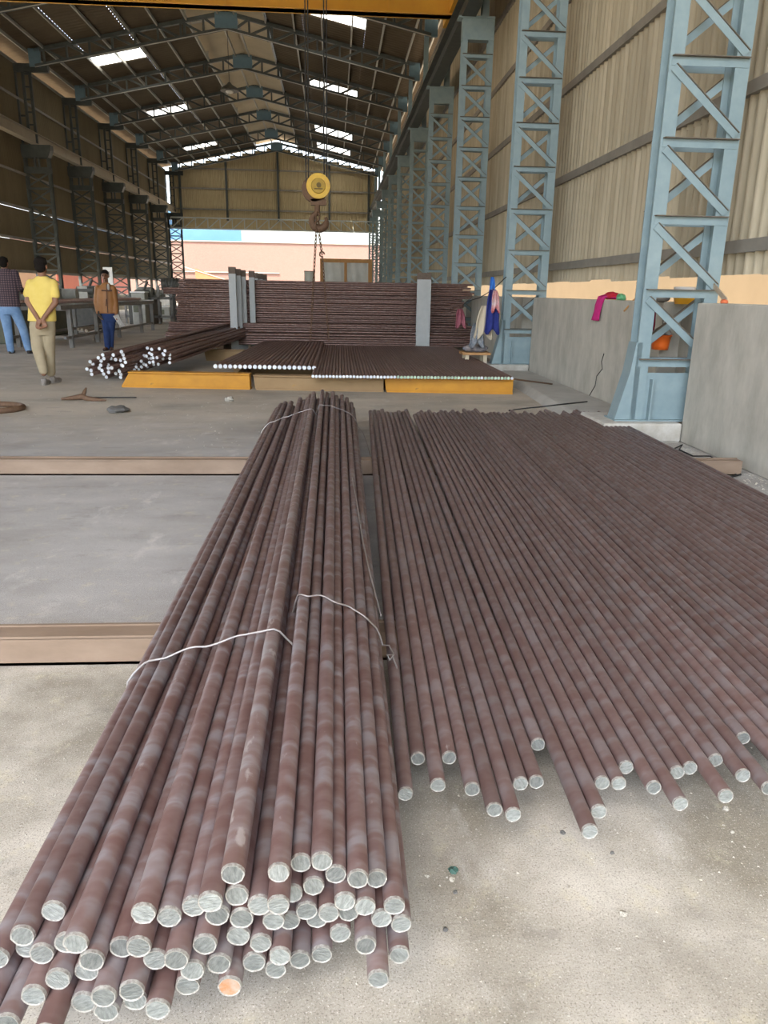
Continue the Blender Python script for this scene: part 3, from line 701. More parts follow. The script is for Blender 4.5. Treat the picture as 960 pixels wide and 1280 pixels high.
skid(.715,10.66,2.55,10.53,.195,M_yellow,'bright yellow skid beam below the green tipped rods')
skid(-1.7,12.7,2.5,12.45,.19,M_yellowold,'worn skid beam hidden behind the front row, carrying rods')
skid(-2.6,15.3,2.5,15.1,.20,M_yellowold,'rear worn skid beam in front of the grey posts')
for x0, lab in ((-1.5,'left'),(0.6,'middle'),(2.3,'right')):
    o = one(lambda b: b.box((x0,11.15,.0),(x0+.1,15.0,.15)), 'cross_beam', M_yellowold); tag(o, f'worn yellow cross beam of the skid, {lab} one under the rods', 'beam', 'skid cross beams')

RG = .0228; fg = [face_mesh(RG, M_cutgreen) for _ in range(4)]+[face_mesh(RG, M_cutwhite)]
gm = [rod_mesh(6.0, RG, M_roddk) for _ in range(4)]
NG = 60; XG0, XG1 = -.30, 2.50
fgw = [face_mesh(RG, M_cutwhite) for _ in range(3)]
for i in range(NG):
    x = XG0+(XG1-XG0)*i/(NG-1); j = random.uniform(-.015,.015)
    put_rod(random.choice(gm), (x, 10.44+j-.02*i/NG, .24), (x*1.0+.05, 16.4+j, .245), f'rod with painted green tip, {nth(NG-1-i)} from right in level row on skid' if i > 24 else f'rod with pale tip, {nth(i)} from the left in the level row on the skid',
            'level row of rods on the skid', random.choice(fg) if i > 24 else random.choice(fgw))
RT2 = .034; mm2 = [rod_mesh(5.6, RT2, M_roddk) for _ in range(3)]; fm = [face_mesh(RT2, M_cutwhite) for _ in range(4)]
for i in range(21):
    x = -1.80+1.49*i/20
    put_rod(random.choice(mm2), (x, 11.5-.005*i, .262), (x+.28-.012*i, 17.0-.005*i, .27), f'thick rod with bright cut end, {nth(i)} from left in raised row on skid', 'row of thick rods on the skid', random.choice(fm))
# heap of rods sticking out to the left, two clumps
tA = [(105,352),(90,383),(75,415),(107,428),(124,457),(175,320),(205,300),(187,348),(212,325),(243,335),(222,392),(186,385),(172,418),(187,432),(203,460),(217,488),(253,410),(267,438),(290,404),(323,350),(300,343),(300,460),(322,440),(343,393),(350,436),(343,478),(343,515),(378,266),(376,300),(394,327),(404,350),(382,387),(273,303)]
tB = [(565,244),(617,250),(668,250),(716,268),(735,292),(762,302),(770,328),(770,365),(545,308),(515,316),(490,350),(480,378),(495,400),(490,428),(515,430),(580,305),(597,285),(632,290),(645,318),(567,335),(600,330),(695,295),(672,320),(693,335),(645,353),(540,350),(548,375),(600,362),(620,385),(576,385),(560,402),(655,385),(535,402)]
fw_ = None
def heap(tips, r, ymid, zlo, zhi, ylo, yhi, end, lab, grp):
    me = [rod_mesh(6.0, r, M_roddk, 12) for _ in range(3)]; fc = [face_mesh(r, M_cutwhite, 12) for _ in range(4)]
    T = []
    for cx, cy in tips:
        px, py = 100+cx/6.857, 400+cy/6.857; w = at(px, py, ymid); T.append((w.x, max(w.z, zlo)))
    T = np.array(T); P = relax(T+rng.normal(0,.001,T.shape), T, r*.95, zlo, 300)
    c = P.mean(0); rank = np.argsort(np.argsort([a for a, _ in tips]))
    for i in range(len(tips)):
        p = Vector((P[i,0], ymid+random.uniform(-.15,.15), P[i,1])); q = Vector((end[0]+(P[i,0]-c[0])*.75, end[1]+random.uniform(-.1,.1), end[2]+(P[i,1]-c[1])*.8))
        put_rod(random.choice(me), p, q, lab.format(nth(int(rank[i]))), grp, random.choice(fc))
heap(tA, .030, 11.75, .045, .5, 0, 0, (-2.55, 17.3, .46), 'rod in the far left clump beyond the skid, white end {} from the left', 'far left clump of rods')
heap(tB, .028, 12.25, .13, .5, 0, 0, (-2.05, 18.2, .46), 'rod in the right clump of the skid heap, white end {} from the left', 'right clump of the rod heap')

# ================================================================ RACK OF TRANSVERSE RODS
def post(px, topy, Y, base, w, lab, d=.12):
    c = at(px, topy, Y); t = thing('rack_post', lab, 'post', (c.x, Y, 0))
    one(lambda b: (b.box((-w/2,0,0),(w/2,.012,c.z-.14)), b.box((-w/2,d-.012,0),(w/2,d,c.z-.14)), b.box((w/2-.03,.012,0),(w/2-.015,d-.012,c.z-.14))), 'shaft', M_post, t)
    one(lambda b: (b.box((-w/2,0,c.z-.14),(w/2,.012,c.z)), b.box((-w/2,d-.012,c.z-.14),(w/2,d,c.z)), b.box((w/2-.03,.012,c.z-.14),(w/2-.015,d-.012,c.z-.01))), 'rusty_top', M_postcap, t)
post(289.5,333.5,16.82,0,.15,'front left grey steel post holding back the rod stack, tallest')
post(296.5,336,17.15,0,.13,'second grey post in the left row beside the rod stack')
post(303,337.5,17.42,0,.12,'third grey post in the left row beside the rod stack')
post(314,338.5,17.52,0,.12,'fourth grey post set apart to the right of the left row')
post(319,341,20.4,0,.12,'short dark post end poking over the stack, leftmost of three')
post(325,342,20.8,0,.12,'short dark post end poking over the stack, middle of three')
post(330.5,343,21.2,0,.12,'short dark post end poking over the stack, rightmost of three')
post(531,341,16.85,0,.30,'broad grey steel post at the right end of the rod stack',.14)
for px, py, Y, lab in ((527, 345, 17.5, 'grey post just behind the broad right hand post'),): post(px, py, Y, 0, .16, lab)

RS = .0245
nrow = 0
def hrod(y, z, x0, x1, i, lab, grp):
    me = rod_mesh(x1-x0, RS, M_roddk, 10, wav=.006); put_rod(me, (x0, y, z), (x1, y+random.uniform(-.03,.03), z+random.uniform(-.008,.008)), lab, grp)
z = .225; i = 0
X = lambda px, Y: at(px, 400, Y).x
while z < .46:                                                        # lower step in front
    hrod(16.99, z, X(211+random.uniform(-1,4),16.99), X(586+random.uniform(-6,3),16.99), i, f'dark transverse rod, {nth(i)} from below in the lower front step of the big stack', 'lower step of the transverse stack'); z += 2*RS; i += 1
z = .49; i = 0
while z < .66:
    hrod(17.33, z, X(213+random.uniform(-2,4),17.33), X(588+random.uniform(-8,3),17.33), i, f'dark transverse rod, {nth(i)} from below in the upper front step of the big stack', 'upper step of the transverse stack'); z += 2*RS; i += 1
i = 0; z = .69; zt = at(400,351,17.72).z-.01
while z < zt:
    py = 351+(zt-z)/(zt-.69)*54
    lx = 233 if py < 358 else (226 if py < 362 else (208 if py < 372 else 222)); rx = 574 if py < 352 else (588 if py < 372 else (566 if py < 404 else 590))
    hrod(17.72, z, X(lx+random.uniform(-2,3),17.72), X(rx+random.uniform(-6,5),17.72), i, f'dark transverse rod, {nth(i)} from below in the front face of the tall stack', 'front face of the tall transverse stack'); z += 2*RS; i += 1
def stackfill(b):
    for (y0, y1, z0, z1, x0, x1) in ((17.04,17.30,.225,.46,211,586),(17.38,17.7,.225,.66,213,588),(17.77,19.0,.225,zt,224,578)):
        y = y0
        while y < y1:
            zz = z0+random.uniform(0,.02)
            while zz < z1:
                if y < y0+.3 or zz > z1-.12:
                    a = X(x0+random.uniform(-3,5),17.5); c = min(3.3, X(x1+random.uniform(-7,4),17.5)); b.tube([(a,y,zz),(c,y,zz)], RS, 7)
                zz += 2*RS
            y += 2*RS
o = one(stackfill, 'steel_rod_stack', M_roddk); tag(o, 'inner rods of the big dark stack of transverse rods behind the posts', 'rod stack', kind='stuff')
for x0 in (-2.6, -.4, 1.7):
    o = one(lambda b: b.box((x0,16.9,0),(x0+.15,19.0,.19)), 'timber_bearer', M_beam); tag(o, f'bearer block under the transverse stack at its {"left" if x0<-2 else ("middle" if x0<0 else "right")}', 'bearer', 'stack bearers')

# ================================================================ CRANE, HOOK AND CHAINS
t = thing('overhead_crane', 'yellow overhead crane girder crossing the top of the picture', 'crane', (XR, 21, 7.95))
def girder(b, y, w=.26):
    b.box((-8.5,y-w/2,0),(7.75,y+w/2,1.0)); b.box((-8.5,y-w/2-.06,0),(7.75,y+w/2+.06,.03)); b.box((-8.5,y-w/2-.06,.97),(7.75,y+w/2+.06,1.0))
    for i in range(8): b.box((-8+2*i,y-w/2-.03,.03),(-7.97+2*i,y-w/2,.97))
one(lambda b: girder(b, 0), 'girder', M_crane, t)
one(lambda b: girder(b, -6.2), 'girder', M_crane, t)
for xx in (-8.62, 7.62): one(lambda b: b.box((xx-.13,-7.2,.06),(xx+.21,1.0,.42)), 'end_carriage', M_crane, t)
HX, HY = at(398, 233, 16.7).x, 16.7
one(lambda b: b.box((HX-XR-.9,-6.4,1.0),(HX-XR+.9,.2,1.35)), 'trolley', M_crane, t)
one(lambda b: b.tube([(HX-XR-.8,HY-21,1.6),(HX-XR+.8,HY-21,1.6)], .28, 14), 'drum', M_chain, t)
hz = at(398, 233, HY).z
for i, (pxt, pxb) in enumerate(((381,382.5),(384.5,385.5),(404.5,405),(408,408.5))):
    a = at(pxb, 228, HY); dx = (at(pxt, 0, HY).x-a.x)/(at(pxt,0,HY).z-a.z)
    o = one(lambda b: b.tube([a, (a.x+dx*(9.3-a.z), HY, 9.3)], .013, 6), 'hoist_rope', M_black); tag(o, ['outer left', 'inner left', 'inner right', 'outer right'][i]+' wire rope running from the yellow hook block up to the crane', 'rope', 'hoist ropes')
def hook_block():
    t = thing('hook_block', 'round yellow hook block hanging from the crane ropes', 'hook block', (HX, HY, hz))
    Rb = .245
    def disc(b, y0, y1, r): b.tube([(0,y0,0),(0,y1,0)], r, 32)
    bevel(one(lambda b: disc(b, -.10, .02, Rb), 'yellow_cover', mat('hook_yellow', (.78,.50,.02), .5, var=(.62,.36,.03), vscale=6), t), .015)
    one(lambda b: (b.tube([(-.085,.03,-.05),(-.085,.16,-.05)], Rb*1.06, 28), b.tube([(-.085,.0,-.05),(-.085,.03,-.05)], Rb*.98, 28)), 'sheave', M_chain, t)
    one(lambda b: b.tube([(.0,-.100,.0),(.0,-.125,.0)], [.15,.14], 28), 'cover_boss', mat('hook_yellow_worn', (.52,.34,.03), .6, var=(.42,.26,.03), vscale=9), t)
    one(lambda b: (b.tube([(.01,-.125,.01),(.01,-.15,.01)], .05, 14), b.box((-.08,-.135,-.07),(.09,-.125,-.05))), 'hub_bolt', mat('hub_dark', (.16,.11,.03), .7), t)
    # hook: shank, nut, curved hook, small ring below
    one(lambda b: (b.box((-.16,.0,-.36),(.16,.12,-.24)), b.tube([(-.03,.06,-.3),(-.03,.06,-.5)], .06, 12)), 'cross_head', M_chain, t)
    c = Vector((.01,.06,-.66)); pts = [Vector((-.03,.06,-.45)), Vector((-.05,.06,-.52))]; rad = [.055,.06]
    for k in range(13):
        a = math.radians(135+k*21); pts.append(c+Vector((.155*math.cos(a),0,.16*math.sin(a)))); rad.append(.05+.035*math.sin(PI*k/12)-.02*(k > 10))
    one(lambda b: b.tube(pts, rad, 10), 'hook', M_chain, t)
    return t
hook_block()
def links(b, p, q, pitch, r, wr_):
    p, q = Vector(p), Vector(q); n = int((q-p).length/pitch); ax = (q-p).normalized(); a = ax.orthogonal().normalized(); c = ax.cross(a)
    for i in range(n):
        m = p+(q-p)*(i+.5)/n; s = a if i % 2 else c; P = []
        for k in range(9): th = 2*PI*k/8; P.append(m+ax*(pitch*.68*math.cos(th))+s*(r*math.sin(th)))
        b.tube(P, wr_, 5, caps=False)
def chains():
    t = thing('lifting_chain', 'rusty two legged lifting chain hanging from the crane hook over the stack', 'chain', (HX, HY, 0))
    O = Vector((HX, HY, 0)); g = lambda x, y, Y=HY: at(x, y, Y)-O
    one(lambda b: links(b, g(397,266), g(396.5,286), .13, .055, .02), 'top_links', M_chain, t)
    one(lambda b: links(b, g(395.5,285), g(388,425,16.6), .075, .022, .009), 'chain_leg', M_chain, t)
    one(lambda b: links(b, g(398,285), g(402.5,318), .075, .022, .009), 'chain_leg', M_chain, t)
    one(lambda b: b.tube([g(402.5,316)+Vector((.05*math.cos(a),0,.05*math.sin(a)-.03)) for a in np.linspace(0,5.2,12)], .016, 7), 'grab_hook', M_chain, t)
    one(lambda b: links(b, g(403,322), g(411,425,16.6), .075, .02, .008), 'chain_leg', M_chain, t)
chains()

# crate with wooden frame and plastic, and a pale drum, behind the stack
Yc = 40.0; a = at(400,323,Yc); c = at(465,352,Yc)
t = thing('wooden_crate', 'orange wooden frame crate glazed with crumpled white plastic behind the stack', 'crate', (a.x, Yc, 0)); wC = c.x-a.x; hC = a.z
for x0, w in ((0,.16),(wC/2-.1,.14),(wC-.2,.2)): one(lambda b: b.box((x0,0,0),(x0+w,.12,hC)), 'upright', M_wood, t)
for z0 in (hC-.18, .8, 0): one(lambda b: b.box((0,-.02,z0),(wC,.14,z0+.18)), 'rail', M_wood, t)
for x0 in (0, wC-.12): one(lambda b: (b.box((x0,1.4,0),(x0+.12,1.52,hC)), b.box((x0,0,hC-.15),(x0+.12,1.5,hC))), 'side_frame', M_wood, t)
for x0, x1 in ((.14,wC/2-.08),(wC/2+.02,wC-.18)):
    one(lambda b: b.grid(lambda u, v: (x0+(x1-x0)*u, .07+.02*math.sin(u*17+v*5)+.015*math.sin(v*11-u*7), .15+(hC-.3)*v), 16, 12), 'plastic_sheet', M_plastic, t)
c = at(387,339,38); t = thing('pale_drum', 'pale grey open drum standing left of the wooden crate', 'drum', (c.x,38,0))
one(lambda b: b.tube([(0,0,0),(0,0,c.z)], .26, 20), 'shell', mat('pale_drum_paint', (.48,.50,.46), .6, var=(.56,.57,.53), vscale=4), t)
for z0 in (.5, 1.1, c.z-.03): one(lambda b: b.tube([(0,0,z0),(0,0,z0+.04)], .275, 20), 'hoop', M_girt, t)

# ================================================================ RIGHT SIDE: LEDGE, CLOTHS, BUCKETS
o = one(lambda b: b.add([(2.62,7.75,0),(3.42,7.75,0),(3.42,12.95,0),(2.85,12.95,0),(2.70,7.75,.10),(3.42,7.75,.10),(3.42,12.95,.10),(2.93,12.95,.10)], [(4,5,6,7),(0,1,5,4),(1,2,6,5),(2,3,7,6),(3,0,4,7)]), 'concrete_ledge', mat('ledge_concrete', (.36,.35,.31), .9, var=(.44,.43,.385), vscale=3, bump=.2)); tag(o, 'raised concrete ledge along the foot of the right wall', 'ledge'); bevel(o, .03)
o = one(lambda b: b.tube([onz(643,474,.28), onz(690,480,.11)], .012, 6), 'thin_bar', M_chain); tag(o, 'thin rusty bar lying from the skid onto the concrete ledge', 'bar')
o = one(lambda b: b.tube([onz(636,513,.012), onz(660,510,.03), onz(672,509,.112), onz(705,505,.112), onz(734,502,.112)], .008, 6), 'floor_cable', M_black); tag(o, 'black cable running over the concrete ledge to the wall crack', 'cable')
o = one(lambda b: b.tube([onz(838,563,.01), onz(853,556,.03), onz(849,562,.01), onz(866,570,.01), onz(888,570,.02), onz(905,582,.012), onz(921,594,.012), onz(926,593,.03), onz(915,596,.012), onz(900,597,.012)], .007, 6), 'floor_cable', M_black); tag(o, 'black cable tangled on the gravel at the foot of the near wall', 'cable')

def onx(x, y, X0):
    d = ray(x, y); t = X0/d[0]; return Vector((X0, d[1]*t, d[2]*t+H))
def draped(name, label, pts, width_dir, w, m, fold=.02, cat='cloth', n=14, th=.006, flare=False):
    """cloth hanging along a path, spread along width_dir with folds"""
    wd = Vector(width_dir); P = [Vector(p) for p in pts]
    def fn(u, v):
        t = v*(len(P)-1); i = min(int(t), len(P)-2); c = P[i].lerp(P[i+1], t-i); k = (P[min(i+1,len(P)-1)]-P[i]).normalized(); nrm = k.cross(wd).normalized()
        q_ = (.45+.75*v+.12*math.sin(5*v)) if flare else 1-.25*math.sin(PI*v)
        return c+wd*w*(u-.5)*q_+Vector((0,0,-.05*math.sin(9*u)*v if flare else 0))+nrm*fold*math.sin(u*13+v*3)+nrm*fold*.6*math.sin(u*29)
    b = MB(); b.grid(fn, n, 10); o = b.build(name, m); solid(o, th); tag(o, label, cat); return o
M_mag = mat('magenta_cloth', (.42,.012,.13), .85, var=(.50,.02,.18), vscale=12)
M_red = mat('red_cloth', (.55,.015,.03), .85, var=(.45,.01,.04), vscale=14, bump=.5, bscale=30)
e0 = onx(752,374,3.42).y
draped('magenta_shawl', 'magenta cloth hanging over the top of the right low wall', [(3.60,e0-.25,1.335+.02),(3.50,e0-.12,1.375),(3.41,e0-.02,1.365),(3.385,e0+.02,1.26),(3.38,e0+.05,1.14),(3.385,e0+.06,1.07)], (0,1,0), .26, M_mag, .018)
def lump(name, label, c, r, m, cat='cloth'):
    b = MB(); nu, nv = 20, 12; v = []
    for j in range(nv+1):
        th = PI*j/nv
        for i in range(nu):
            a = 2*PI*i/nu; k = 1+.10*math.sin(3*a+2*th)+.07*math.sin(7*a-3*th)
            v.append((c[0]+r[0]*k*math.sin(th)*math.cos(a), c[1]+r[1]*k*math.sin(th)*math.sin(a), c[2]+max(-r[2]*.8, r[2]*k*math.cos(th))))
    b.add(v, [(j*nu+i, (j+1)*nu+i, (j+1)*nu+(i+1) % nu, j*nu+(i+1) % nu) for j in range(nv) for i in range(nu)], 0, True)
    tag(b.build(name, m), label, cat)
q = onx(763,370,3.5); lump('red_cloth', 'crumpled red cloth on the right low wall beside the magenta cloth', (3.52,q.y,1.375), (.08,.17,.05), M_red)
q = onx(774,372,3.5); lump('green_bag', 'small crumpled green bag on the wall left of the nearest column', (3.52,q.y,1.36), (.05,.09,.045), mat('green_plastic', (.10,.35,.16), .5, var=(.16,.45,.22), vscale=20), 'bag')
o = one(lambda b: b.tube([onx(780,389,3.36), onx(793,374,3.5)], .010, 6), 'stick', M_wood); tag(o, 'thin brown stick leaning over the wall edge left of the nearest column', 'stick')
q = onx(905,377,3.52); lump('orange_rag', 'small orange rag on the near wall top right of the column', (3.52,q.y,1.345), (.03,.04,.02), mat('orange_rag', (.65,.14,.05), .8, var=(.7,.2,.08), vscale=20))
o = one(lambda b: b.bar(onx(888,352,3.62), onx(908,376,3.55), .045, .012), 'leaning_lath', mat('pale_wood', (.50,.42,.31), .8, var=(.42,.34,.24), vscale=5)); tag(o, 'pale wooden lath leaning from the wall top against the nearest column', 'lath')
def bucket(name, lab, c, r, h, m, liner):
    t = thing(name, lab, 'bucket', c)
    def shell(b):
        n = 24; prof = [(.0,.0),(.80*r,.0),(.86*r,h*.3),(r,h),(r*1.06,h),(r*1.06,h-.015),(r*.97,h-.018),(.94*r,h-.02),(.78*r,.02),(0,.02)]
        v = [(a*math.cos(2*PI*k/n), a*math.sin(2*PI*k/n), z) for a, z in prof for k in range(n)]
        b.add(v, [(j*n+k, j*n+(k+1) % n, (j+1)*n+(k+1) % n, (j+1)*n+k) for j in range(len(prof)-1) for k in range(n)], 0, True)
    one(shell, 'shell', m, t)
    one(lambda b: b.tube([(r*1.02*math.cos(a), 0, h-.01+r*.9*math.sin(a)) for a in np.linspace(0,PI,14)], .004, 5), 'handle', M_wire, t)
    if liner: one(lambda b: b.grid(lambda u, v: (r*(.2+.85*v)*math.cos(2*PI*u), r*(.2+.85*v)*math.sin(2*PI*u), h+.012+.012*math.sin(u*37)), 26, 3), 'plastic_liner', M_plastic, t)
YC = Y1
c = at(827,437,7.62); bucket('orange_bucket', 'bright orange bucket hanging inside the foot of the nearest lattice column', (c.x-.02,7.62,c.z), .10, .15, mat('orange_plastic', (.85,.16,.02), .4), True)
o = one(lambda b: b.tube([(c.x-.02,7.62,c.z+.23),(c.x-.02,7.62,c.z+.40)], .004, 5), 'bucket_cord', M_black); tag(o, 'short cord holding the orange bucket', 'cord')
c = at(856,378,7.75); t = thing('yellow_tub', 'low yellow tub with a white lid on the wall behind the nearest column', 'tub', (c.x,7.75,1.31))
one(lambda b: b.tube([(0,0,0),(0,0,.09)], [.10,.12], 20), 'tub', mat('tub_yellow', (.75,.38,.02), .4), t)
one(lambda b: b.tube([(0,0,.09),(0,0,.17)], [.115,.125], 20), 'lid', M_white, t)
c = at(828,374,7.7); lump('rolled_mat', 'dark crumpled rolled cloth on the wall behind the nearest column', (c.x,7.85,1.375), (.14,.09,.06), mat('dark_cloth', (.10,.085,.07), .9, var=(.30,.28,.24), vscale=14, stretch=(1,1,4)))
c = at(817,392,7.65); draped('maroon_cloth', 'dark maroon cloth hanging behind the left leg of the nearest column', [(c.x-.01,7.66,1.25),(c.x,7.65,1.1),(c.x-.01,7.66,.95)], (1,0,0), .07, mat('maroon', (.18,.01,.03), .9), .012)

# clothes hung at the second column
def hang(name, lab, px, y0, y1, Y, w, m, cat='garment', fold=.03):
    a, c = at(px[0], y0, Y), at(px[1], y1, Y)
    draped(name, lab, [a, a.lerp(c,.25), a.lerp(c,.5), a.lerp(c,.75), c], (1,0,0), w*1.45, m, fold, cat, flare=True)
M_navy = mat('navy_cloth', (.015,.025,.16), .9, var=(.03,.045,.24), vscale=7)
M_wr = mat('red_white_cloth', (.72,.66,.64), .9, var=(.55,.08,.09), vscale=6)
M_beige = mat('beige_cloth', (.52,.45,.32), .9, var=(.60,.53,.40), vscale=5)
hang('hanging_jacket', 'navy jacket hanging left of the second lattice column', (616,615), 362, 415, 12.9, .17, M_navy)
hang('hanging_scarf', 'red and white cloth hanging on top of the navy jacket', (619,619.5), 363, 388, 12.82, .10, M_wr)
hang('hanging_trousers', 'beige trousers hanging left of the navy jacket', (607,604), 382, 421, 13.0, .22, M_beige)
hang('hanging_cloth', 'dark patterned cloth hanging low below the beige trousers', (596,596), 404, 432, 13.05, .18, mat('patterned_cloth', (.10,.13,.17), .9, var=(.35,.36,.36), vscale=18))
hang('blue_rag', 'bright blue rag tied to the left edge of the second column', (615.5,615), 346, 364, 13.0, .07, mat('blue_rag', (.03,.16,.55), .8, var=(.06,.25,.7), vscale=10))
hang('pink_cloth', 'faded pink cloth hanging at the ragged right end of the stack', (575,576), 386, 408, 16.6, .16, mat('pink_cloth', (.33,.10,.13), .9, var=(.4,.14,.17), vscale=8))
o = one(lambda b: b.tube([at(575,385,16.6), at(583,377,15.0), at(600,372,13.0), at(616,362,13.0), (2.94,13.15,1.66)], .008, 6), 'clothes_line', M_black); tag(o, 'thin line holding clothes by the second column', 'line')
c = onz(603,440,0.0); t = thing('small_bench', 'small wooden bench piled with dark cloths beside the second column', 'bench', (2.50,13.3,0))
for dx in (-.16,.16): one(lambda b: (b.box((dx-.035,-.1,0),(dx+.035,-.04,.34)), b.box((dx-.035,.16,0),(dx+.035,.22,.34))), 'leg', M_beige, t)
one(lambda b: b.box((-.25,-.14,.34),(.25,.26,.38)), 'seat', M_wood, t)
lump('cloth_pile', 'heap of mixed dark and pale cloths on the small bench', (2.50,13.35,.44), (.22,.15,.075), mat('mixed_cloths', (.05,.06,.10), .9, var=(.42,.38,.36), vscale=9))

# ================================================================ LEFT SIDE: ROLLER TABLE AND MACHINES
t = thing('roller_table', 'long grey steel roller table along the left side carrying pinkish bars', 'table', (-6.75, 23, 0)); L = lambda x, y, z: (x+6.75, y-23, z)
legY = [18.2, 20.2, 22.2, 24.8, 26.3]
for y in legY:
    for x in (-6.15, -7.35):
        one(lambda b: b.ibeam(L(x,y,0), L(x,y,.92), .09, .09, .01, .01, (1,0,0)), 'leg', M_table, t)
    one(lambda b: b.box(L(-7.35,y-.04,.84), L(-6.15,y+.04,.92)), 'cross_member', M_table, t)
    one(lambda b: b.tube([L(-7.3,y+.6,.95), L(-6.2,y+.6,.95)], .05, 12), 'roller', M_machgrey, t)
for x in (-6.15, -7.35):
    one(lambda b: b.box(L(x-.04,17.6,.88), L(x+.04,26.6,.97)), 'side_rail', M_table, t)
    one(lambda b: b.box(L(x-.03,17.8,.22), L(x+.03,26.4,.28)), 'lower_rail', M_table, t)
ends = ['nearest the aisle', 'second from the aisle', 'third from the aisle', 'fourth from the aisle', 'fifth from the aisle', 'farthest from the aisle']
for i in range(6):
    x = -6.28-.12*i; me = rod_mesh(8.2, .032, M_pink, 10); put_rod(me, (x,17.3+random.uniform(0,.3),1.035+.002*i), (x-.05,25.7,1.035+.002*i), f'pinkish steel bar lying on the roller table, {ends[i]}', 'bars on the roller table')
for i in range(3):
    o = one(lambda b: b.tube([L(-6.3-.2*i+6.75-6.75,19.8+.3*i,.31), L(-6.9+.1*i,24,.31)], .04, 8), 'pipe', mat('pale_pipe', (.42,.36,.27), .6, var=(.5,.43,.33), vscale=4)); o.location = (-6.75,23,0); tag(o, ['pale pipe on the lower rails of the roller table, front one','pale pipe on the lower rails of the roller table, middle one','pale pipe on the lower rails of the roller table, rear one'][i], 'pipe', 'pipes under the roller table')
def machine(x, y, lab, s=1.0, n=4, m=M_machine):
    t = thing('straightening_machine', lab, 'machine', (x, y, 0)); r = random.Random(int(x*10+y))
    bevel(one(lambda b: b.box((-.5*s,-1.0*s,0),(.5*s,1.0*s,.85)), 'base', m, t), .03)
    one(lambda b: b.box((-.42*s,-.85*s,.85),(.42*s,.85*s,.98)), 'bed', M_machdk, t)
    for i in range(n):
        yy = -.7*s+1.4*s*i/max(1, n-1); hh = r.uniform(.18,.42)
        one(lambda b: b.box((-.16,yy-.12,.98),(.16,yy+.12,.98+hh)), 'roll_stand', m if i % 2 else M_machgrey, t)
        one(lambda b: b.tube([(-.2,yy,.98+hh*.7),(.34,yy,.98+hh*.7)], .13+.05*(i % 2), 16), 'roll', M_machgrey if i % 2 else M_machdk, t)
    one(lambda b: (b.tube([(.1,.55*s,1.15),(.75*s,.55*s,1.15)], .17, 16), b.box((.2,.45*s,.95),(.6,.65*s,1.05))), 'motor', M_machgrey, t)
    one(lambda b: b.tube([(-.1,-.3*s,1.0),(.25,-.5*s,1.62)], .05, 8), 'lever', M_machdk, t)
machine(-8.5, 20.2, 'dark green straightening machine behind the yellow shirted man', 1.1, 5)
machine(-8.6, 23.6, 'dark green straightening machine behind the man in the brown jacket', 1.0, 5)
machine(-8.4, 27.2, 'dark machine with rolls right of the man in the brown jacket', 1.0, 4, M_machdk)
machine(-7.6, 31.5, 'dark machine at the far end of the roller table beside the rod stack', .9, 4, M_machdk)
machine(-9.3, 17.2, 'dark machine left behind the man in jeans', 1.0, 4, M_machdk)
t = thing('work_stand', 'tall steel stand beyond the roller table, left of the stack', 'stand', (-7.0, 31.0, 0))
for dx in (0, .5): one(lambda b: b.box((dx,0,0),(dx+.09,.09,1.45)), 'post', M_table, t)
for z0 in (.25, .95): one(lambda b: b.box((-1.3,.0,z0),(.6,.09,z0+.08)), 'rail', M_table, t)
one(lambda b: b.box((-1.3,0,0),(-1.22,.09,1.0)), 'post', M_table, t)
c = at(215,356,33); t = thing('drive_motor', 'dark electric motor on a bracket left of the stack top', 'motor', (c.x,33,0))
one(lambda b: b.box((-.12,-.12,0),(.12,.12,c.z-.25)), 'stand', M_machdk, t)
one(lambda b: b.tube([(-.4,0,c.z),(.35,0,c.z)], .27, 16), 'housing', M_machdk, t)
for i in range(5): one(lambda b: b.tube([(-.3+.12*i,0,c.z),(-.27+.12*i,0,c.z)], .30, 16), 'cooling_fin', M_machdk, t)
c = at(134,334,30.0); a = at(128.5,362,30.0); t = thing('notice_board', 'white upright notice board behind the man in the brown jacket', 'board', (c.x,30.0,0))
wB = .34
one(lambda b: b.box((-wB/2,0,a.z),(wB/2,.03,c.z)), 'board', M_white, t)
one(lambda b: b.box((-.03,.03,0),(.03,.08,c.z-.05)), 'post', M_table, t)
one(lambda b: (b.box((.03,-.006,c.z-.35),(.07,0,c.z-.15)), b.box((-.02,-.006,c.z-.28),(.03,0,c.z-.24))), 'printed_mark', M_girt, t)
for k, (px, py, Y, lab) in enumerate(((172,366,30,'pale crate with green corner beside the far left columns'),(205,384,36,'pale grey box on the floor far left of the stack'))):
    c = at(px, py, Y); t = thing('storage_box', lab, 'box', (c.x, Y, 0))
    bevel(one(lambda b: b.box((-.25,0,0),(.25,.6,c.z)), 'body', M_machgrey, t), .02); one(lambda b: b.box((-.28,-.04,c.z),(.28,.64,c.z+.05)), 'lid', M_white, t)
    one(lambda b: b.box((-.2,-.01,c.z*.4),(-.0,0,c.z*.8)), 'label_plate', M_machine, t)

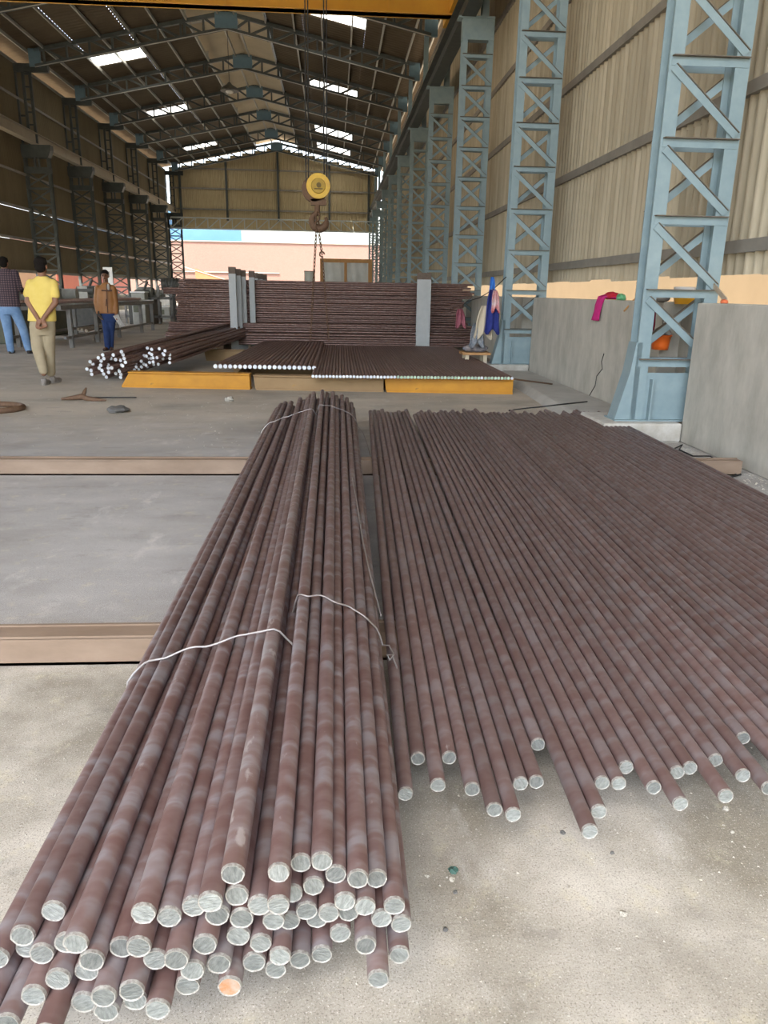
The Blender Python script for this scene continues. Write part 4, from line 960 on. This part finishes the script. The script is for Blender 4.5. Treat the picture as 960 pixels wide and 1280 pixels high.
# rags, stones and scraps on the floor
M_stone = mat('dark_stone', (.10,.10,.095), .8, var=(.16,.155,.14), vscale=30)
M_gstone = mat('green_glass_scrap', (.05,.12,.10), .3, var=(.09,.18,.15), vscale=40)
M_wstone = mat('pale_pebble', (.46,.435,.37), .9, var=(.36,.335,.28), vscale=40)
def stone(px, py, r, m, lab, sq=.6, cat='stone'):
    c = onz(px, py, 0); b = MB(); rr = random.Random(px*7+py); nu, nv = 9, 6; v = []
    for j in range(nv+1):
        for i in range(nu):
            th, a = PI*j/nv, 2*PI*i/nu; k = r*(1+rr.uniform(-.25,.25)) if 0 < j < nv else r
            v.append((k*math.sin(th)*math.cos(a), k*math.sin(th)*math.sin(a), r*sq*.8+k*sq*math.cos(th)))
    b.add(v, [(j*nu+i, (j+1)*nu+i, (j+1)*nu+(i+1) % nu, j*nu+(i+1) % nu) for j in range(nv) for i in range(nu)])
    tag(b.build('floor_stone' if cat == 'stone' else 'floor_scrap', m, None, c), lab, cat)
stone(703,1042,.0075,M_stone,'small black stone on the floor just below the flat layer of rods')
stone(567,1090,.0125,M_gstone,'dark green scrap lying on the floor right of the middle bundle',.6,'scrap')
stone(565,1100,.008,M_wstone,'tiny cream pebble beside the dark green scrap')
stone(569,1116,.006,M_stone,'tiny dark pebble below the dark green scrap')
stone(534,1096,.006,M_wstone,'cream pebble left of the dark green scrap, near the bundle tips')
stone(647,1092,.005,M_wstone,'white pebble alone in the middle of the front floor')
stone(907,1012,.009,M_wstone,'pale crumbly lump below the rods at the right')
stone(915,1041,.006,M_wstone,'white pebble near the right edge of the front floor')
stone(765,1067,.006,M_stone,'small flat dark chip below the farthest reaching rod')
stone(779,1144,.009,M_wstone,'yellowish crumb on the right half of the front floor')
stone(557,1163,.006,M_stone,'grey pebble on the front floor right of the bundle tips')
stone(287,502,.06,M_wstone,'pale stone on the floor in front of the yellow skid')
stone(147,515,.13,M_stone,'flat dark scrap on the floor left of the skid',.3,'scrap')
def rag(b):
    b.tube([(-.26,0,.02),(-.12,.05,.03),(0,.02,.05),(.05,.0,.03),(.18,-.02,.015),(.3,-.03,.012)], [.015,.03,.04,.035,.03,.01], 8); b.tube([(.0,.02,.04),(.02,.06,.11),(.03,.1,.15)], [.03,.025,.01], 8)
o = one(rag, 'dark_rag', M_chain, None, onz(103,501,0)); tag(o, 'dark twisted rag on the floor below the yellow shirted man', 'rag')
def sling(b): b.tube([(.35*math.cos(a), .28*math.sin(a), .03) for a in np.linspace(-2.4,2.4,24)], .035, 8)
o = one(sling, 'cable_sling', M_chain, None, onz(-12,513,0)); tag(o, 'brown looped sling lying at the left edge of the floor', 'sling')
o = one(lambda b: b.tube([(-.2,0,.01),(.1,.03,.01),(.45,.05,.01)], .008, 5), 'thin_wire', M_black, None, onz(125,498,0)); tag(o, 'thin dark wire on the floor beside the dark rag', 'wire')
def grit(b):
    r = random.Random(3)
    def bit(x, y, s):
        z = s*.5; b.add([(x-s,y,0),(x+s*.5,y+s*.9,0),(x+s*.6,y-s*.8,0),(x+r.uniform(-s,s)*.4,y+r.uniform(-s,s)*.4,z*1.6)], [(0,1,3),(1,2,3),(2,0,3)])
    for _ in range(1500): bit(r.uniform(-1.6,1.8), r.uniform(.9,2.55), r.choice((.0015,.002,.0025,.004)))
    for _ in range(900): bit(r.uniform(2.75,3.4), r.uniform(4.2,6.95), r.choice((.004,.006,.008,.010)))
    for _ in range(400): bit(r.uniform(2.62,3.38), r.uniform(6.98,7.02), .006)
    for _ in range(500): bit(r.uniform(-6,2.4), r.uniform(6.5,10.4), r.choice((.006,.01)))
o = one(grit, 'floor_grit', M_wstone); tag(o, 'pale grit and gravel scattered over the concrete floor', 'grit', kind='stuff')

# ================================================================ PEOPLE
M_skin = mat('brown_skin', (.24,.115,.065), .55, var=(.28,.14,.08), vscale=6)
M_hair = mat('black_hair', (.010,.008,.007), .95, var=(.018,.015,.012), vscale=40, bump=.4, bscale=80, spec=.1)
def fuse(b, name, m, parent, vox=.014, it=3):
    o = b.build(name, m, parent); r = o.modifiers.new('fuse', 'REMESH'); r.mode = 'VOXEL'; r.voxel_size = vox; r.use_smooth_shade = True
    s = o.modifiers.new('smooth', 'SMOOTH'); s.iterations = it; s.factor = .5; return o
def limb(b, pts, rad):
    for i in range(len(pts)-1): b.tube([pts[i], pts[i+1]], [rad[i], rad[i+1]], 12)
    for p, r in zip(pts, rad): b.ball(p, r, 12, 8)
def hand(b, w, d, side, curl, s=1.0):
    """palm and five fingers: w wrist, d hand direction, side = thumb side, curl = direction the fingers bend to"""
    w, d, side, curl = Vector(w), Vector(d).normalized(), Vector(side).normalized(), Vector(curl).normalized()
    pc = w+d*.045*s
    limb(b, [w, w+d*.03*s], [.027*s,.030*s])
    for k in (-.024,-.008,.008,.024): limb(b, [w+d*.02*s+side*k*s*.7, w+d*.085*s+side*k*s], [.016*s,.0125*s])
    for k, ln in ((.026,.070),(.009,.080),(-.009,.074),(-.026,.056)):
        a = w+d*.085*s+side*k*s; c = a+(d*.75+curl*.65).normalized()*ln*.5*s; e = c+(d*.25+curl).normalized()*ln*.5*s
        limb(b, [a, c, e], [.0105*s,.0095*s,.008*s])
    a = w+d*.03*s+side*.026*s; c = a+(side*.8+d*.7).normalized()*.04*s; e = c+(d+curl*.5).normalized()*.032*s
    limb(b, [a, c, e], [.013*s,.011*s,.009*s])
def head(b, c, fwd, s=1.0):
    """skull, jaw, nose, ears; c = head centre"""
    c = Vector(c); fwd = Vector(fwd).normalized(); side = fwd.cross(Vector((0,0,1))).normalized()
    rot = Matrix((side, fwd, Vector((0,0,1)))).transposed()
    b.ball(c+Vector((0,0,.03*s))-fwd*.01*s, (.076*s,.094*s,.088*s), 20, 14, rot=rot)
    b.ball(c-Vector((0,0,.045*s))+fwd*.022*s, (.058*s,.066*s,.068*s), 16, 12, rot=rot)
    b.tube([c+fwd*.085*s+Vector((0,0,.02*s)), c+fwd*.112*s-Vector((0,0,.022*s))], [.009*s,.016*s], 8)
    b.ball(c+fwd*.104*s-Vector((0,0,.022*s)), .014*s, 8, 6)
    b.ball(c+fwd*.083*s-Vector((0,0,.055*s)), (.026*s,.013*s,.010*s), 10, 6, rot=rot)
    b.ball(c+fwd*.080*s-Vector((0,0,.092*s)), .018*s, 8, 6)
    b.ball(c+fwd*.082*s+Vector((0,0,.030*s)), (.05*s,.012*s,.009*s), 10, 6, rot=rot)
    for k in (-1, 1): b.ball(c+side*k*.076*s-fwd*.008*s-Vector((0,0,.01*s)), (.012*s,.020*s,.032*s), 8, 6, rot=rot)
def hair_cap(c, fwd, parent, s=1.0, low=.0):
    c = Vector(c); fwd = Vector(fwd).normalized(); side = fwd.cross(Vector((0,0,1))).normalized(); rot = Matrix((side, fwd, Vector((0,0,1)))).transposed(); b = MB()
    b.ball(c+Vector((0,0,.052*s))-fwd*.020*s, (.084*s,.098*s,.080*s), 20, 12, rot=rot); b.ball(c-fwd*.048*s+Vector((0,0,.005*s-low)), (.074*s,.062*s,.080*s), 16, 12, rot=rot)
    b.ball(c+fwd*.05*s+Vector((0,0,.095*s)), (.06*s,.045*s,.03*s), 14, 8, rot=rot)
    return fuse(b, 'hair', M_hair, parent, .012, 2)
def shoe(parent, heel, toe, m, ms, lift=0.0):
    heel, toe = Vector(heel), Vector(toe); d = (toe-heel).normalized(); up = Vector((0,0,1)); b = MB()
    b.ball(heel+d*.04+up*.045, (.042,.048,.045), 12, 8); b.ball(heel.lerp(toe,.45)+up*.04, (.045,.05,.04), 12, 8); b.ball(toe-d*.05+up*.03, (.046,.055,.030), 12, 8); b.tube([heel+d*.05+up*.05, heel+d*.045+up*.10], [.045,.042], 12)
    b.tube([heel+d*.04+up*.03, toe-d*.05+up*.028], [.040,.042], 12)
    o = fuse(b, 'shoe', m, parent, .012, 2); c = MB(); c.tube([heel+d*.02+up*.012, toe-d*.01+up*.012], [.042,.04], 8)
    s_ = MB(); n = 14
    ring = [(heel.lerp(toe,.5)+d*(.5*(toe-heel).length*math.cos(2*PI*k/n))+Vector((-d.y,d.x,0))*.046*math.sin(2*PI*k/n)) for k in range(n)]
    s_.add([p+up*0 for p in ring]+[p+up*.02 for p in ring], [tuple(range(n))[::-1], tuple(range(n,2*n))]+[(k,(k+1) % n,n+(k+1) % n,n+k) for k in range(n)])
    s_.build('sole', ms, o)

def person_yellow():
    Y = 11.25; W_ = lambda cx, cy, dy=0.0: at(cx/7.3125, 315+cy/7.314, Y+dy)
    g0 = Vector((W_(420,1200).x, Y, 0))
    t = thing('person', 'person in yellow T-shirt and khaki trousers seen from behind, hands clasped behind back', 'person', g0)
    G = lambda cx, cy, dy=0.0: W_(cx, cy, dy)-g0
    M_ts = mat('yellow_cotton', (.74,.56,.13), .9, var=(.80,.62,.17), vscale=8, bump=.2, bscale=14); M_kh = mat('khaki_cotton', (.36,.30,.19), .9, var=(.42,.35,.23), vscale=8, bump=.25, bscale=12)
    M_sh = mat('grey_shoe', (.20,.18,.16), .8, var=(.28,.25,.22), vscale=12); M_so = mat('shoe_sole', (.30,.28,.25), .9)
    hc = G(378,132,.0); neck = G(385,215); shL, shR = G(280,288), G(488,288); elL, elR = G(252,450,-.06), G(508,460,-.06); wrL, wrR = G(355,622,-.16), G(390,615,-.18)
    hipL, hipR = G(330,650), G(440,650); knL, knR = G(345,880,-.02), G(448,880,.08); anL, anR = G(400,1110,-.10), G(470,1120,.16)
    b = MB(); head(b, hc, (.05,1,-.05)); limb(b, [hc-Vector((0,.02,.06)), neck-Vector((0,0,.06))], [.055,.06])
    b.loft([(G(385,240),.09,.07),(G(385,275),.19,.10),(G(385,360),.18,.11),(G(385,480),.155,.10),(G(385,600),.16,.11),(G(385,680),.16,.11)])
    limb(b, [shL,elL,wrL], [.048,.042,.029]); limb(b, [shR,elR,wrR], [.048,.042,.029])
    hand(b, wrL, G(345,690,-.17)-wrL, (1,0,.1), (.55,-.5,.1), 1.05); hand(b, wrR, G(415,680,-.19)-wrR, (-1,0,.1), (-.55,-.5,.1), 1.05)
    limb(b, [hipL,knL,anL], [.085,.058,.04]); limb(b, [hipR,knR,anR], [.085,.058,.04])
    fuse(b, 'body', M_skin, t, .009)
    hair_cap(hc, (.05,1,-.05), t, 1.02, .02)
    b = MB(); b.loft([(G(385,222),.075,.065),(G(385,252),.13,.09),(G(385,285),.205,.115),(G(385,360),.205,.125),(G(382,480),.185,.12),(G(385,600),.195,.135),(G(385,632),.197,.14)], 24)
    limb(b, [G(284,294), G(254,385,-.04)], [.072,.063]); limb(b, [G(484,294), G(506,392,-.04)], [.072,.063])
    fuse(b, 't_shirt', M_ts, t, .012, 4)
    b = MB(); b.loft([(G(388,600),.170,.12),(G(388,650),.178,.13),(G(388,720),.176,.12),(G(388,760),.15,.10)], 24)
    limb(b, [G(332,690),knL,G(398,1085,-.09)], [.096,.085,.066]); limb(b, [G(445,690),knR,G(465,1100,.15)], [.096,.085,.066])
    fuse(b, 'trousers', M_kh, t, .012, 4)
    h = G(398,1150,-.16); h.z = .03; e = G(385,1200,-.10); e.z = .0
    fx = anL.x; shoe(t, (fx,anL.y-.07,.0), (fx-.02,anL.y+.21,.0), M_sh, M_so); fx = anR.x; shoe(t, (fx+.01,anR.y-.07,.0), (fx+.05,anR.y+.20,0), M_sh, M_so)
person_yellow()

def person_brown():
    Y = 17.6; W_ = lambda cx, cy, dy=0.0: at(60+cx/6.0, 330+cy/6.0, Y+dy)
    g0 = Vector((W_(455,650).x, Y, 0)); G = lambda cx, cy, dy=0.0: W_(cx, cy, dy)-g0
    t = thing('person', 'person in brown jacket and blue jeans facing the camera by the roller table', 'person', g0)
    M_jk = mat('tan_leather', (.33,.145,.04), .55, var=(.27,.115,.032), vscale=7, bump=.3, bscale=12); M_jn = mat('blue_denim', (.012,.03,.10), .9, var=(.02,.045,.14), vscale=9)
    M_jseam = mat('jacket_trim', (.09,.04,.02), .7); M_gl = mat('dark_glove', (.03,.025,.022), .8); M_gr = mat('grey_glove', (.38,.36,.33), .8, var=(.46,.44,.40), vscale=14); M_bs = mat('brown_shoe', (.07,.035,.025), .6)
    hc = G(427,92,-.02); fwd = (.12,-1,-.06)
    shL, shR = G(372,180), G(488,180); elL, elR = G(362,285,.02), G(506,290,.02); wrL, wrR = G(383,378,-.06), G(508,372,-.06)
    hipL, hipR = G(435,370), G(472,370); anL, anR = G(445,620), G(470,620,.1)
    b = MB(); head(b, hc, fwd, 1.0); limb(b, [hc-Vector((0,-.02,.06)), G(433,165)], [.055,.06])
    b.loft([(G(433,165),.09,.07),(G(432,190),.17,.10),(G(435,260),.16,.10),(G(445,340),.15,.10),(G(452,390),.155,.10)])
    limb(b, [shL,elL,wrL], [.055,.042,.028]); limb(b, [shR,elR,wrR], [.055,.042,.028])
    hand(b, wrL, G(403,425,-.1)-wrL, (.6,-.6,0), (.6,-.3,-.2)); hand(b, wrR, G(535,425,-.1)-wrR, (-.6,-.6,0), (-.2,-.5,-.4))
    limb(b, [hipL,G(440,500,-.02),anL], [.08,.056,.04]); limb(b, [hipR,G(470,500,.05),anR], [.08,.056,.04])
    fuse(b, 'body', M_skin, t, .009)
    hair_cap(hc+Vector((0,0,.012)), fwd, t, 1.0)
    f = Vector(fwd).normalized(); sd_ = f.cross(Vector((0,0,1))).normalized()
    for k in (-1, 1):
        one(lambda b: b.ball(hc+f*.088+sd_*k*.032+Vector((0,0,.012)), (.014,.008,.008), 10, 6), 'eye', M_hair, t)
        one(lambda b: b.ball(hc+f*.092+sd_*k*.032+Vector((0,0,.034)), (.022,.008,.006), 10, 6), 'eyebrow', M_hair, t)
    one(lambda b: b.ball(hc+f*.092-Vector((0,0,.043)), (.028,.012,.007), 10, 6), 'moustache', M_hair, t)
    b = MB(); b.loft([(G(433,140),.075,.07),(G(432,165),.13,.10),(G(431,190),.20,.125),(G(433,260),.20,.135),(G(441,330),.20,.135),(G(447,372),.195,.135)], 24)
    limb(b, [G(376,185),elL,G(378,362,-.05)], [.082,.066,.055]); limb(b, [G(484,185),elR,G(508,360,-.05)], [.082,.066,.055])
    jk = fuse(b, 'jacket', M_jk, t, .013, 3)
    one(lambda b: b.tube([G(437,150,-.15), G(442,240,-.16), G(447,365,-.155)], .008, 6), 'zip', M_jseam, jk)
    one(lambda b: b.tube([G(438,262,-.155), G(434,315,-.155)], .010, 6), 'pocket_zip', M_jseam, jk)
    one(lambda b: b.tube([G(402,198,-.145), G(440,200,-.16), G(480,200,-.14)], .016, 6), 'chest_seam', M_jseam, jk)
    one(lambda b: b.ball(G(452,172,-.12), (.03,.02,.07), 10, 8), 'scarf', M_gr, t)
    b = MB(); b.loft([(G(452,350),.17,.11),(G(453,385),.175,.115),(G(455,430),.165,.11)], 24)
    limb(b, [G(435,410),G(440,510,-.02),G(446,625)], [.10,.078,.062]); limb(b, [G(474,410),G(472,510,.05),G(472,622,.1)], [.10,.078,.062])
    fuse(b, 'jeans', M_jn, t, .013, 3)
    b = MB(); hand(b, wrL+Vector((0,-.004,.02)), G(403,425,-.1)-wrL, (.6,-.6,0), (.6,-.3,-.2), 1.12); limb(b, [wrL+Vector((0,0,.05)), wrL], [.045,.04]); fuse(b, 'glove', M_gl, t, .010, 1)
    shoe(t, (anL.x,anL.y+.06,0), (anL.x-.03,anL.y-.20,0), M_bs, M_black); shoe(t, (anR.x,anR.y+.06,0), (anR.x+.06,anR.y-.19,0), M_bs, M_black)
    c = G(530,425,-.12)+g0; o = draped('work_glove', 'pale grey work gloves held in the hand of the person in brown', [c+Vector((-.05,0,.12)), c, c+Vector((.06,-.02,-.07)), c+Vector((.08,-.02,-.13))], (1,0,.3), .12, M_gr, .012, 'glove', 8, .02)
person_brown()

def person_plaid():
    Y = 16.5; W_ = lambda cx, cy, dy=0.0: at(cx/7.3125, 315+cy/7.314, Y+dy)
    g0 = Vector((W_(150,925).x, Y, 0)); G = lambda cx, cy, dy=0.0: W_(cx, cy, dy)-g0
    t = thing('person', 'person in dark plaid shirt and light blue jeans seen from behind at left edge', 'person', g0)
    def plaid():
        m = bpy.data.materials.new('plaid_shirt'); m.use_nodes = True; n = m.node_tree.nodes; l = m.node_tree.links; b = n['Principled BSDF']; b.inputs['Roughness'].default_value = .9
        tc = n.new('ShaderNodeTexCoord'); w1 = n.new('ShaderNodeTexWave'); w1.inputs['Scale'].default_value = 7; w1.bands_direction = 'X'; w2 = n.new('ShaderNodeTexWave'); w2.inputs['Scale'].default_value = 7; w2.bands_direction = 'Z'
        l.new(tc.outputs['Object'], w1.inputs[0]); l.new(tc.outputs['Object'], w2.inputs[0]); ad = n.new('ShaderNodeMath'); l.new(w1.outputs['Fac'], ad.inputs[0]); l.new(w2.outputs['Fac'], ad.inputs[1])
        hf = n.new('ShaderNodeMath'); hf.operation = 'MULTIPLY'; hf.inputs[1].default_value = .5; l.new(ad.outputs[0], hf.inputs[0])
        r = n.new('ShaderNodeValToRGB'); r.color_ramp.elements[0].color = (.045,.032,.042,1); r.color_ramp.elements[0].position = .45; r.color_ramp.elements[1].color = (.16,.105,.11,1); r.color_ramp.elements[1].position = .8; l.new(hf.outputs[0], r.inputs[0]); l.new(r.outputs[0], b.inputs['Base Color']); return m
    M_jn = mat('light_denim', (.13,.24,.42), .9, var=(.24,.38,.58), vscale=5); M_ds = mat('dark_shoe', (.04,.035,.03), .7)
    hc = G(38,105); shL, shR = G(-25,185), G(140,185); elR, wrR = G(178,330,.06), G(200,350,.26); elL, wrL = G(-70,330,.06), G(-40,400,.26)
    hipL, hipR = G(40,520), G(140,520); anL, anR = G(95,880), G(255,870)
    b = MB(); head(b, hc, (0,1,-.1), 1.03); limb(b, [hc-Vector((0,.0,.06)), G(45,175)], [.06,.065])
    b.loft([(G(50,165),.09,.07),(G(58,190),.19,.10),(G(62,300),.18,.11),(G(72,420),.165,.10),(G(85,520),.17,.11)])
    limb(b, [shL,elL,wrL], [.056,.044,.03]); limb(b, [shR,elR,wrR], [.056,.044,.03])
    hand(b, wrR, (-.3,.8,-.3), (-1,0,.3), (-.3,.2,-.6)); hand(b, wrL, (.3,.8,-.3), (1,0,.3), (.3,.2,-.6))
    limb(b, [hipL,G(65,700),anL], [.09,.06,.042]); limb(b, [hipR,G(205,700),anR], [.09,.06,.042])
    fuse(b, 'body', M_skin, t, .010); hair_cap(hc, (0,1,-.1), t, 1.05, .015)
    b = MB(); b.loft([(G(48,150),.08,.07),(G(52,172),.14,.10),(G(58,200),.225,.125),(G(60,300),.23,.14),(G(72,420),.225,.14),(G(84,500),.235,.15)], 24)
    limb(b, [G(-15,195),elL,G(-45,385,.22)], [.085,.066,.055]); limb(b, [G(132,195),elR,G(198,348,.22)], [.085,.066,.055])
    fuse(b, 'plaid_shirt', plaid(), t, .014, 3)
    b = MB(); b.loft([(G(85,480),.20,.13),(G(90,520),.21,.14),(G(92,570),.20,.135)], 24)
    limb(b, [G(42,550),G(70,700),G(98,895)], [.115,.09,.072]); limb(b, [G(145,550),G(210,700),G(258,885)], [.115,.09,.072])
    fuse(b, 'jeans', M_jn, t, .014, 3)
    shoe(t, (anL.x,anL.y-.06,0), (anL.x-.02,anL.y+.21,0), M_ds, M_black); shoe(t, (anR.x,anR.y-.06,0), (anR.x+.08,anR.y+.19,0), M_ds, M_black)
person_plaid()
